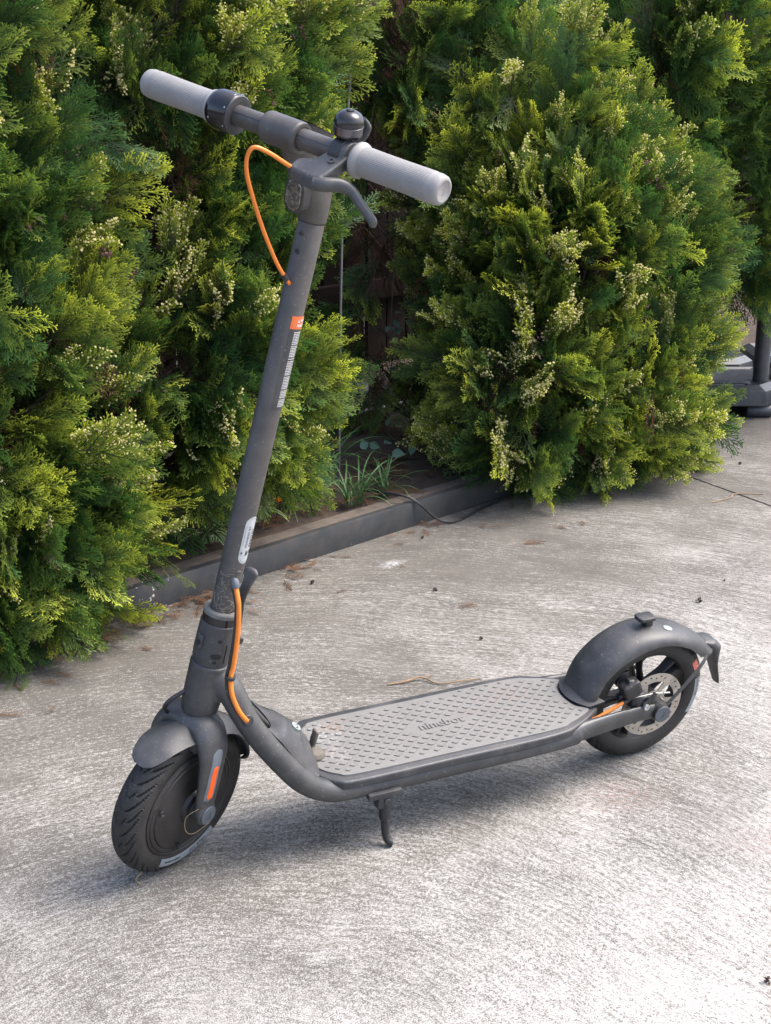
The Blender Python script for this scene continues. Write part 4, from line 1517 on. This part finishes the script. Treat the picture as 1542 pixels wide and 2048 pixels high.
def shrub(name, label, cx, cy, prof, n_clumps, seed, z0, yellow, facing=None, spread=115, plume=0.20, fert=0.3, per=(10, 15), dead=0.10, tone=1.0, clump_fn=None, scale=1.0, cones=10, trunk_top=None, zbias=1.0, skirt=0, lobes=()):
    rng = np.random.default_rng(seed)
    root = empty(name, (cx, cy, z0))
    tag(root, label, 'shrub' if 'shrub' in name else 'tree')
    zs = [p[0] for p in prof]
    rs = [p[1] for p in prof]
    fol, ded = Foliage(rng), Foliage(rng)
    ctr = np.array([cx, cy, 0.0])
    fa = facing if facing is not None else math.atan2(CAM.y - cy, CAM.x - cx)
    limbs = []
    knots = []
    jobs = [None] * (n_clumps + skirt) + [lb for lb in lobes for _ in range(lb[5])]
    for i, lob in enumerate(jobs):
        z = zs[0] + (zs[-1] - zs[0]) * rng.random() ** zbias
        if i >= n_clumps:
            z = zs[0] + rng.uniform(-0.02, 0.26)
        az = fa + math.radians(rng.uniform(-spread, spread))
        R = float(np.interp(z, zs, rs))
        cc = ctr
        if lob is not None:
            z = rng.uniform(lob[3], lob[4])
            R = lob[2] * math.sqrt(max(0.15, 1 - ((z - (lob[3] + lob[4]) / 2) / (lob[4] - lob[3]) * 1.4) ** 2))
            cc = np.array([lob[0], lob[1], 0.0])
        out = np.array([math.cos(az), math.sin(az), 0.0])
        surf = cc + out * R + np.array([0, 0, z])
        lm = lump(surf, seed)
        depth = rng.uniform(0.0, 0.09) + 0.05 * (1 - lm) * 0.9
        if i >= n_clumps:
            depth *= 0.5
        base = surf - out * (depth + plume * 0.55)
        base[2] = max(base[2], 0.05)
        if clump_fn is not None and not clump_fn(base):
            continue
        if not in_view(base, 0.22):
            continue
        low = z < zs[0] + 0.22 * (zs[-1] - zs[0])
        tilt = rng.normal(0.72, 0.33) if not low else rng.normal(-0.05, 0.35)
        a = unit(out * math.cos(tilt) + np.array([0, 0, math.sin(tilt)]) + rng.normal(0, 0.22, 3))
        m = unit(np.cross(a, [0, 0, 1]) * rng.choice([-1, 1]) + rng.normal(0, 0.55, 3))
        b = unit(np.cross(a, m))
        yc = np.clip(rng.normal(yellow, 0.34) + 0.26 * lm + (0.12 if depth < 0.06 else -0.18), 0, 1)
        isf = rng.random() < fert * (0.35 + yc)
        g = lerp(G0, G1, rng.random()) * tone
        k = int(rng.integers(per[0], per[1]))
        ln = plume * rng.uniform(0.75, 1.25)
        limbs.append((base, a, ln))
        for j in range(k):
            t = (j + 0.5) / k
            sgn = 1 if j % 2 else -1
            ga = math.radians(rng.uniform(18, 62)) * (1 - 0.55 * t)
            d = a * math.cos(ga) + b * sgn * math.sin(ga) + m * rng.normal(0, 0.22)
            d[2] -= rng.uniform(0.0, 0.35) * (1 - t)
            pos = base + a * ln * t * 0.85 + m * rng.normal(0, 0.012)
            if pos[2] < 0.03:
                continue
            de = unit(d)
            if pos[2] + de[2] * 0.13 < 0.012:
                de[2] = (0.012 - pos[2]) / 0.13
            nrm = m + rng.normal(0, 0.38, 3)
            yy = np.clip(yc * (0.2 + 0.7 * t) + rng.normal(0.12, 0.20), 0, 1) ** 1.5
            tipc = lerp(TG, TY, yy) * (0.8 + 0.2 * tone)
            src = FERT if (isf and t > 0.3 and rng.random() < 0.75) else SPRAYS
            if src is FERT:
                de = unit(de + np.array([0, 0, 0.55]) + a * 0.5)
                tipc = lerp(tipc, TY, 0.45)
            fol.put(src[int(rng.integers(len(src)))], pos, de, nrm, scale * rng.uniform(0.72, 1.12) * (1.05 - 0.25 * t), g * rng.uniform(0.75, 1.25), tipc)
        if rng.random() < dead * 3:
            for _ in range(int(rng.integers(2, 5))):
                pos = base - out * rng.uniform(0.0, 0.10) + rng.normal(0, 0.05, 3)
                if pos[2] < 0.12:
                    continue
                d = unit(out * 0.5 + np.array([0, 0, -0.8]) + rng.normal(0, 0.35, 3))
                ded.put(BARE[int(rng.integers(len(BARE)))], pos, d, rng.normal(0, 1, 3), rng.uniform(0.6, 1.0), np.asarray(BR0), lerp(BR0, BR1, rng.random()))
        if len(knots) < cones * 90 and rng.random() < cones / n_clumps * 3.2:
            knots += cone_cluster(base + a * ln * rng.uniform(0.5, 0.85) + out * 0.045, rng, int(rng.integers(6, 12)), 0.0078)
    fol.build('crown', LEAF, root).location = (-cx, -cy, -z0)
    if ded.q:
        ded.build('dead_twigs', DEAD, root).location = (-cx, -cy, -z0)
    if knots:
        kq = np.array(knots)
        kc = np.asarray([0.115, 0.062, 0.052]) * rng.uniform(0.5, 1.7, (len(kq), 1, 1)) * np.ones((1, 4, 1))
        ko = bpy.data.objects.new('cones', quad_mesh('cones', kq, kc, DEAD))
        COL.objects.link(ko)
        ko.parent = root
        ko.location = (-cx, -cy, -z0)
        ko['kind'] = 'stuff'
    # trunk and limbs
    top = trunk_top or zs[-1] * 0.85
    parts = [tube([(0, 0, -0.03), (0.02, 0.01, top * 0.3 - z0), (-0.015, 0.02, top * 0.65 - z0), (0.0, 0.0, top - z0)], [0.045, 0.036, 0.024, 0.008], 10, 4)]
    add('trunk', parts[0], BARK, root)
    tw = []
    for (bp, a, ln) in limbs[::1]:
        bl = Vector(bp) - Vector((cx, cy, z0))
        h = max(0.02, min(top - z0 - 0.05, bl.z - 0.18))
        e = bl + Vector(a) * ln * 0.8
        tw.append(tube([Vector((0, 0, h)), bl * 0.55 + Vector((0, 0, h * 0.45 - 0.01)), bl, e], [0.0045, 0.0038, 0.0030, 0.0015], 5, 0))
    add('branches', joined(tw), BARK, root)
    return root


shrub('conifer_shrub', 'tall conifer shrub rising behind the handlebar, its right edge bright yellow green', 0.435, 1.51,
      [(0.20, 0.42), (0.45, 0.49), (0.8, 0.51), (1.2, 0.52), (1.5, 0.50)], 300, 11, 0.05, 0.36, spread=92, cones=20, per=(9, 14), skirt=24, scale=0.86, plume=0.18, lobes=((0.66, 1.36, 0.22, 0.45, 0.95, 12), (0.45, 1.24, 0.20, 0.9, 1.35, 10), (0.30, 1.18, 0.20, 0.2, 0.6, 10)))
shrub('conifer_shrub', 'conifer shrub whose lowest sprays hang past the edging board onto the concrete', -0.15, 1.21,
      [(0.10, 0.44), (0.35, 0.46), (0.8, 0.47), (1.2, 0.47), (1.5, 0.44)], 200, 12, 0.05, 0.32, spread=72, cones=14, per=(9, 14), skirt=56, scale=0.86, plume=0.18, lobes=((0.04, 1.04, 0.19, 0.06, 0.36, 16), (-0.05, 1.02, 0.20, 0.35, 0.8, 8), (-0.12, 1.04, 0.20, 0.9, 1.35, 8)))
shrub('conifer_shrub', 'rounded yellow-tipped conifer shrub sprawling over the concrete beside the umbrella stand', 1.785, 1.67,
      [(0.08, 0.38), (0.25, 0.43), (0.5, 0.46), (0.68, 0.44), (0.82, 0.38), (0.92, 0.24)], 215, 13, 0.03, 0.44, spread=98, cones=22, fert=0.5, per=(9, 13), skirt=34, scale=0.9, plume=0.18, lobes=((1.52, 1.47, 0.26, 0.04, 0.46, 40), (1.66, 1.78, 0.34, 0.62, 1.15, 32), (2.00, 1.62, 0.26, 0.32, 0.75, 20)))
shrub('conifer_tree', 'dull green conifer towering behind the rounded shrub and the umbrella pole', 2.66, 2.36,
      [(0.50, 0.62), (0.8, 0.80), (1.2, 0.86), (1.4, 0.84)], 250, 14, 0.0, 0.26, spread=78, plume=0.24, fert=0.25, tone=2.1, dead=0.14, cones=6, scale=1.1, per=(8, 12), lobes=((2.22, 1.98, 0.34, 0.75, 1.30, 28), (2.78, 1.74, 0.32, 0.76, 1.25, 22)))
shrub('conifer_tree', 'thin half-dead conifer with rust-brown twigs standing in the dark gap', 1.50, 2.00,
      [(1.04, 0.32), (1.15, 0.38), (1.3, 0.40), (1.4, 0.38)], 74, 15, 0.05, 0.12, spread=110, plume=0.18, fert=0.0, dead=0.35, cones=0, tone=1.7, trunk_top=1.7, per=(8, 12), lobes=((1.40, 2.12, 0.22, 0.15, 0.95, 16),))
print('foliage quads', sum(len(o.data.polygons) for o in bpy.data.objects if o.type == 'MESH' and o.name.startswith(('crown', 'dead_twigs', 'cones'))))


# ---- broad-leaved plants in the bed -----------------------------------
def simple_leaf_mat(name, c0, c1, trans=0.25):
    k = NT(name)
    c = k.ramp(k.noise(55, 3), [(0.3, c0), (0.7, c1)])
    k.col(c)
    k.rough(0.45)
    tr = k.n('ShaderNodeBsdfTranslucent')
    k.link(c, tr.inputs['Color'])
    mx = k.n('ShaderNodeMixShader')
    mx.inputs[0].default_value = trans
    k.link(k.b.outputs[0], mx.inputs[1])
    k.link(tr.outputs[0], mx.inputs[2])
    k.link(mx.outputs[0], k.out.inputs['Surface'])
    return k.m


VINE = simple_leaf_mat('vine_leaf', (0.10, 0.20, 0.15), (0.16, 0.28, 0.21))
STEM = plain('vine_stem', (0.10, 0.075, 0.04), 0.8)


def leaf_shape(L, W, cup=0.18, fold=0.22, n=7):
    V, F = [], []
    for i in range(n):
        t = i / (n - 1)
        w = W * math.sin(math.pi * (0.06 + 0.94 * t) ** 0.8) if t < 1 else 0.0005
        w = max(w, 0.0006)
        z = -cup * L * t * t
        V += [(-w, L * t, z + fold * w), (0, L * t, z), (w, L * t, z + fold * w)]
    for i in range(n - 1):
        for j in range(2):
            F.append((i * 3 + j, i * 3 + j + 1, (i + 1) * 3 + j + 1, (i + 1) * 3 + j))
    return V, F


VL = mesh_of('leaf', leaf_shape(0.030, 0.0125), VINE, 80)


def vine(label, pts, leaves, seed, size=1.0):
    rng = np.random.default_rng(seed)
    base = Vector(pts[0])
    root = empty('creeping_vine', base)
    tag(root, label, 'vine')
    add('stem', tube([Vector(p) - base for p in pts], 0.0016, 6, 4), STEM, root)
    for p in leaves:
        o = add('leaf', None, None, root, mesh=VL)
        o.location = Vector(p) - base
        tocam = (CAM - Vector(p)).normalized()
        z = (tocam * 0.75 + Vector((0, 0, 0.45)) + Vector(rng.normal(0, 0.35, 3))).normalized()
        y = Vector(rng.normal(0, 1, 3))
        y = (y - z * y.dot(z)).normalized()
        x = y.cross(z)
        s = size * rng.uniform(0.8, 1.2)
        o.matrix_local = Matrix.Translation(o.location) @ Matrix((x, y, z)).transposed().to_4x4() @ Matrix.Scale(s, 4)


vine('vine with small round blue-green leaves high in the dark gap of the hedge', [(1.330, 1.900, 0.30), (1.325, 1.860, 0.65), (1.335, 1.825, 0.95), (1.379, 1.798, 1.024), (1.415, 1.785, 1.038), (1.456, 1.771, 1.056), (1.492, 1.759, 1.074), (1.539, 1.738, 1.082)],
     [(1.421, 1.782, 1.103), (1.444, 1.768, 1.098), (1.468, 1.76, 1.108), (1.488, 1.745, 1.096), (1.508, 1.737, 1.101), (1.429, 1.771, 1.084), (1.459, 1.755, 1.083), (1.441, 1.758, 1.067), (1.361, 1.79, 1.043), (1.383, 1.777, 1.038), (1.425, 1.753, 1.031), (1.501, 1.725, 1.057)], 5)
vine('dark round-leaved vine low against the fence in the gap', [(1.36, 2.0, 0.07), (1.371, 1.985, 0.20), (1.397, 1.994, 0.355), (1.421, 2.008, 0.427), (1.46, 1.99, 0.46)],
     [(1.421, 2.008, 0.427), (1.402, 2.009, 0.404), (1.389, 2.005, 0.375), (1.397, 1.994, 0.355), (1.439, 1.985, 0.39), (1.438, 1.958, 0.314), (1.371, 1.973, 0.26), (1.386, 2.011, 0.387), (1.41, 1.991, 0.367)], 6, 0.9)
vine('round-leaved ground vine creeping through the litter of the bed', [(1.16, 1.70, 0.06), (1.21, 1.69, 0.075), (1.30, 1.72, 0.075), (1.34, 1.92, 0.075), (1.42, 2.1, 0.07)],
     [(1.2, 1.763, 0.1), (1.239, 1.745, 0.1), (1.211, 1.641, 0.1), (1.305, 1.698, 0.1), (1.338, 1.924, 0.1), (1.416, 2.103, 0.1), (1.162, 1.713, 0.1)], 8, 1.05)

GREEN_BLADE = simple_leaf_mat('grass_blade', (0.030, 0.085, 0.022), (0.075, 0.165, 0.045))


def stripe_mat():
    k = NT('striped_blade')
    at = k.n('ShaderNodeAttribute', attribute_name='edge')
    c = k.mix(k.ramp(at.outputs['Fac'], [(0.45, 0.0), (0.6, 1.0)]), (0.045, 0.11, 0.045), (0.52, 0.54, 0.24))
    k.col(c)
    k.rough(0.45)
    return k.m


STRIPE = stripe_mat()


def blade_mesh(name, L, W, arch, mat, n=9):
    V, F, E = [], [], []
    for i in range(n):
        t = i / (n - 1)
        ang = 1.35 - arch * t * 1.5
        if i == 0:
            y, z = 0.0, 0.0
        else:
            y += math.cos(ang) * L / (n - 1)
            z += math.sin(ang) * L / (n - 1)
        w = W * (1 - t ** 3) * min(1.0, 0.5 + t * 3) + 0.0003
        for s, e in ((-1, 1.0), (-0.5, 0.2), (0, 0.0), (0.5, 0.2), (1, 1.0)):
            V.append((s * w, y, z + abs(s) * w * 0.4))
            E.append(e)
    for i in range(n - 1):
        for j in range(4):
            F.append((i * 5 + j, i * 5 + j + 1, (i + 1) * 5 + j + 1, (i + 1) * 5 + j))
    me = mesh_of(name, (V, F), mat, 80)
    a = me.attributes.new('edge', 'FLOAT', 'POINT')
    a.data.foreach_set('value', E)
    return me


GB = [blade_mesh('blade', L, 0.0030, a, GREEN_BLADE) for L, a in ((0.22, 0.9), (0.27, 1.2), (0.18, 0.6), (0.24, 1.5), (0.30, 1.0))]
SBL = [blade_mesh('blade', L, 0.0075, a, STRIPE) for L, a in ((0.17, 1.1), (0.20, 1.4), (0.14, 0.8), (0.19, 1.7))]


def tuft(label, x, y, n, meshes, seed, s=1.0, z=0.05, name='grass_tuft', cat='grass plant', group=None):
    rng = np.random.default_rng(seed)
    root = empty(name, (x, y, z))
    tag(root, label, cat, group)
    for k in range(n):
        o = add('blade', None, None, root, mesh=meshes[int(rng.integers(len(meshes)))])
        o.location = (rng.normal(0, 0.014), rng.normal(0, 0.014), 0)
        o.rotation_euler = (rng.normal(0, 0.16), rng.normal(0, 0.16), rng.uniform(0, 2 * math.pi))
        sc = s * rng.uniform(0.65, 1.1)
        o.scale = (sc, sc, sc)
    return root


tuft('dark green strappy grass tuft deepest in the bed, below the white pipe', 1.02, 1.66, 34, GB, 31, 1.0)
tuft('strappy green grass tuft at the middle of the bed behind the speckled board', 0.90, 1.53, 38, GB, 32, 0.9)
tuft('strappy green grass tuft leaning over the speckled board', 0.97, 1.40, 34, GB, 33, 0.75)
tuft('small strappy green grass tuft beside the black cable', 1.09, 1.44, 24, GB, 34, 0.7)
tuft('strappy green grass tuft between the striped plant and the vine', 0.80, 1.44, 34, GB, 38, 0.85)
tuft('cream-edged striped plant with arching leaves next to the stem sticker', 0.700, 1.385, 26, SBL, 35, 1.0, name='striped_plant', cat='plant')
tuft('smaller cream-edged striped plant low under the tall shrub', 0.52, 1.27, 18, SBL, 36, 0.9, name='striped_plant', cat='plant')
# a small orange flower head in the striped plant
fr = empty('orange_flower', (0.735, 1.36, 0.05))
tag(fr, 'small bright orange flower among the striped leaves', 'flower')
OR = simple_leaf_mat('orange_petal', (0.85, 0.25, 0.01), (0.95, 0.45, 0.03), 0.3)
pm = mesh_of('petal', leaf_shape(0.016, 0.0045, 0.3), OR, 80)
add('stalk', tube([(0, 0, 0), (0.004, -0.01, 0.03), (0.0, -0.02, 0.055)], 0.0013, 6, 3), STEM, fr)
for k in range(9):
    o = add('petal', None, None, fr, mesh=pm)
    o.location = (0, -0.02, 0.055)
    o.rotation_euler = (rad(35 + 20 * (k % 3)), 0, k * 0.7)

# ---- things in and around the bed --------------------------------------
WHITE = dusty('white_plastic', (0.5, 0.5, 0.49), 0.45, amount=0.25, vary=0.06)
pipe = add('white_pipe', tube([Vector((1.25, 2.125, 0.078)), Vector((1.40, 2.19, 0.082)), Vector((1.60, 2.262, 0.078))], 0.0055, 12), WHITE)
tag(pipe, 'white plastic pipe lying in the dark litter by the fence', 'pipe')
stake = add('garden_stake', tube([Vector((1.025, 1.60, 0.03)), Vector((1.062, 1.657, 0.746)), Vector((1.143, 1.771, 1.172)), Vector((1.20, 1.85, 1.48))], 0.0034, 10, 3), plain('pale_stake', (0.10, 0.10, 0.10), 0.6))
tag(stake, 'thin pale plant stake tied behind the tall shrub', 'stake')


def rock_shape(r, seed, flat=0.6):
    bm = bmesh.new()
    bmesh.ops.create_icosphere(bm, subdivisions=3, radius=r)
    for v in bm.verts:
        q = lump(v.co * (0.16 / r), seed)
        v.co *= 1 + 0.24 * q
        v.co.z *= flat
    V = [v.co.copy() for v in bm.verts]
    bm.verts.index_update()
    F = [tuple(v.index for v in f.verts) for f in bm.faces]
    bm.free()
    return V, F


rk = add('rock', rock_shape(0.045, 5, 0.62), dusty('grey_rock', (0.17, 0.17, 0.18), 0.9, amount=0.4, bump=0.6))
rk.location = (1.535, 2.55, 0.068)
rk.rotation_euler = (0.3, 0.2, 0.9)
tag(rk, 'grey stone lying in the bed at the foot of the fence', 'rock')
cab = add('power_cord', tube([bed(0.93, 0.16, 0.075), bed(0.945, 0.06, 0.085), bed(0.965, 0.012, 0.079), bed(0.985, -0.012, 0.060), bed(1.03, -0.035, 0.015), bed(1.07, -0.055, 0.004), bed(1.13, -0.050, 0.004), bed(1.22, -0.030, 0.0045), bed(1.33, -0.022, 0.0045), bed(1.45, -0.030, 0.0045)], 0.0036, 8, 6), M['black'])
tag(cab, 'black power cord spilling over the edging board onto the concrete', 'cord')

# ---- cantilever umbrella stand at the right -----------------------------
us = empty('umbrella_stand', (2.76, 1.90, 0))
tag(us, 'black umbrella stand with a steel pole and water-tank base on rollers', 'umbrella stand')
POLE = dusty('pole_paint', (0.042, 0.045, 0.050), 0.38, amount=0.12, bump=0)
TANK = dusty('tank_plastic', (0.032, 0.037, 0.044), 0.38, dust=(0.16, 0.16, 0.16), amount=0.3, bump=0.1)
add('pole', lathe([(0.0, 0.0), (0.027, 0.0), (0.027, 2.3), (0.0, 2.3)], (0, 0, 0.012), (0.015, 0.03, 1), 40), POLE, us)


def tank_shape():
    o = [(-0.23, -0.10), (-0.16, -0.17), (0.16, -0.17), (0.23, -0.10), (0.23, 0.17), (-0.23, 0.17)]
    lo = [Vector((x * 0.93, y * 0.93, 0.045)) for x, y in o]
    a = [Vector((x, y, 0.050)) for x, y in o]
    b = [Vector((x, y, 0.058)) for x, y in o]
    c = [Vector((x * 0.97, y * 0.97, 0.098)) for x, y in o]
    d = [Vector((x * 0.86, y * 0.84, 0.116)) for x, y in o]
    e = [Vector((x * 0.80, y * 0.78, 0.110)) for x, y in o]
    return loft([lo, a, b, c, d, e])


tk = mesh_of('base_tank', tank_shape(), TANK, 25)
for k, (x, y, r) in enumerate(((-0.13, 0.12, -0.42), (0.30, -0.07, -0.42), (0.07, 0.50, -0.42), (0.50, 0.30, -0.42))):
    o = add('base_tank', None, None, us, mesh=tk)
    o.location = (x, y, 0)
    o.rotation_euler = (0, 0, r)
    h = add('handle', tube([(-0.05, -0.135, 0.112), (-0.045, -0.140, 0.124), (0.09, -0.140, 0.124), (0.095, -0.135, 0.112)], 0.006, 8, 3), TANK, o)
rl = mesh_of('roller', lathe([(0.0, -0.045), (0.020, -0.045), (0.024, -0.040), (0.024, 0.040), (0.020, 0.045), (0.0, 0.045)], (0, 0, 0), (1, 0, 0), 24), TANK, 40)
for x, y in ((-0.045, -0.055), (0.10, -0.11), (-0.29, 0.07), (0.42, -0.24)):
    o = add('roller', None, None, us, mesh=rl)
    o.location = (x, y, 0.025)
    o.rotation_euler = (0, 0, -0.42)
add('underframe', box((0.22, 0.26, 0.03), (0.52, 0.40, 0.028), 0.004, Matrix.Rotation(-0.42, 3, 'Z')), M['black'], us)

# ---- litter ---------------------------------------------------------------
lr = np.random.default_rng(77)


def litter(name, label, n, place, zlift, sc, stuff_parent=None):
    f = Foliage(lr)
    for _ in range(n):
        p, s = place()
        a = lr.uniform(0, 2 * math.pi)
        d = np.array([math.cos(a), math.sin(a), lr.normal(0, 0.10)])
        f.put((BARE + SMALL)[int(lr.integers(len(BARE) + len(SMALL)))], np.array([p.x, p.y, p.z + zlift + lr.uniform(0, 0.004)]), d, np.array([lr.normal(0, 0.16), lr.normal(0, 0.16), 1.0]), s * sc, lerp((0.06, 0.032, 0.018), (0.12, 0.06, 0.03), lr.random()), lerp((0.09, 0.045, 0.025), (0.26, 0.125, 0.06), lr.random()))
    me = f.mesh(name, DEAD)
    o = bpy.data.objects.new(name, me)
    COL.objects.link(o)
    o['kind'] = 'stuff'
    o['label'] = label
    o['category'] = 'litter'
    return o


def along_edge():
    t = lr.uniform(-0.75, 2.0)
    d = -abs(lr.normal(0, 0.035)) - 0.006
    if lr.random() < 0.18:
        d = -abs(lr.normal(0, 0.16)) - 0.01
    if t > 0.35 and lr.random() < 0.6:
        t = lr.uniform(-0.75, 0.35)
    return bed(t, d), lr.uniform(0.18, 0.42)


litter('fallen_twigs', 'rust-brown fallen conifer twigs along the foot of the edging board', 270, along_edge, 0.003, 1.0)
litter('bed_litter', 'brown dead conifer litter covering the garden bed', 330, lambda: (bed(lr.uniform(0.1, 2.1), lr.uniform(0.085, 1.1), 0.058), lr.uniform(0.35, 0.8)), 0.004, 1.0)


def bit_mesh():
    q = cone_cluster(np.zeros(3), np.random.default_rng(4), 4, 0.0075, 0.35)
    return quad_mesh('fallen_cone', np.array(q), np.asarray([0.055, 0.034, 0.03]) * np.ones((len(q), 4, 1)), DEAD)


bits = [(1.440, 0.536, 'dry dark cone on the concrete level with the rear fender', 1.5), (0.876, 0.560, 'dry dark cone on the bare concrete beyond the deck', 1.0), (0.926, 0.857, 'dry dark cone halfway between the deck and the board', 1.1),
        (1.076, 1.201, 'dry dark cone on the concrete close under the power cord', 1.0), (2.271, 1.401, 'dry dark cone beyond the slab joint near the umbrella stand', 1.2), (0.689, 1.023, 'flattened dark cone in the litter near the board', 1.2),
        (0.626, -0.654, 'dark crumb of bark on the pale concrete before the scooter', 1.1), (1.58, 0.62, 'tiny cone crumb on the concrete behind the rear wheel', 0.7)]
bmesh0 = None
for k, (x, y, lab, s) in enumerate(bits):
    me = bit_mesh() if bmesh0 is None else bmesh0
    bmesh0 = me
    o = bpy.data.objects.new('fallen_cone', me)
    COL.objects.link(o)
    o.location = (x, y, 0.004 * s)
    o.rotation_euler = (lr.uniform(-0.4, 0.4), lr.uniform(-0.4, 0.4), lr.uniform(0, 6))
    o.scale = (s * 0.6, s * 0.6, s * 0.45)
    tag(o, lab, 'cone', 'fallen cones on the concrete')
DRY = plain('dry_twig', (0.24, 0.16, 0.09), 0.8, vary=0.3)
tw = add('dry_twig', joined([tube([Vector((0.590, 0.437, 0.003)), Vector((0.625, 0.432, 0.004)), Vector((0.664, 0.432, 0.007)), Vector((0.684, 0.398, 0.003)), Vector((0.725, 0.384, 0.006)), Vector((0.775, 0.384, 0.003))], [0.0016, 0.0022, 0.0020, 0.0018, 0.0015, 0.0010], 7, 4), tube([Vector((0.664, 0.432, 0.007)), Vector((0.690, 0.436, 0.004))], 0.0012, 6)]), DRY)
tag(tw, 'long crooked dry twig on the concrete beyond the deck', 'twig')
tw = add('dry_twig', tube([Vector((0.822, 1.255, 0.003)), Vector((0.845, 1.30, 0.008)), Vector((0.880, 1.325, 0.012)), Vector((0.909, 1.36, 0.004))], [0.0013, 0.0018, 0.0016, 0.0010], 7, 4), DRY)
tag(tw, 'short curved dry twig leaning near the edging board', 'twig')
tw = add('dry_twig', tube([Vector((1.95, 1.13, 0.002)), Vector((2.02, 1.14, 0.003)), Vector((2.06, 1.165, 0.003)), Vector((2.13, 1.13, 0.002))], 0.0014, 6, 4), DRY)
tag(tw, 'pale dry stalk lying across the slab joint', 'twig')
STRAW = plain('straw', (0.36, 0.28, 0.16), 0.7, vary=0.2)
tw = add('straw', tube([Vector((-0.062, 0.012, 0.010)), Vector((-0.068, -0.004, 0.004)), Vector((-0.058, -0.012, 0.0025)), Vector((-0.074, -0.030, 0.002)), Vector((-0.072, -0.044, 0.002))], 0.0013, 6, 4), STRAW)
tag(tw, 'kinked straw stuck under the front tyre', 'straw')
LM = Matrix.Rotation(LEAN, 4, 'X') @ SM


def hung(pts):
    return [LM @ Vector(p) for p in pts]


tw = add('straw', tube(hung([(-0.020, -0.060, 0.150), (-0.030, -0.046, 0.130), (-0.026, -0.044, 0.100), (-0.012, -0.048, 0.088), (0.006, -0.062, 0.108)]), 0.00045, 5, 5), STRAW)
tag(tw, 'thin dry grass stalk looped round the front axle', 'straw')
web = []
wr_ = np.random.default_rng(12)
for _ in range(46):
    s0, p0 = wr_.uniform(0.325, 0.395), wr_.uniform(-45, 125)
    pts = []
    for k in range(4):
        pts.append(LM @ on_stem(s0, p0, SR + 0.0008 + 0.002 * wr_.random()))
        s0 += wr_.normal(-0.002, 0.006)
        p0 += wr_.normal(0, 22)
    web.append(tube(pts, 0.00028, 4, 3))
wb = add('cobweb', joined(web), plain('cobweb_silk', (0.17, 0.16, 0.14), 0.9))
tag(wb, 'tangle of dusty cobweb round the bottom of the stem', 'cobweb')
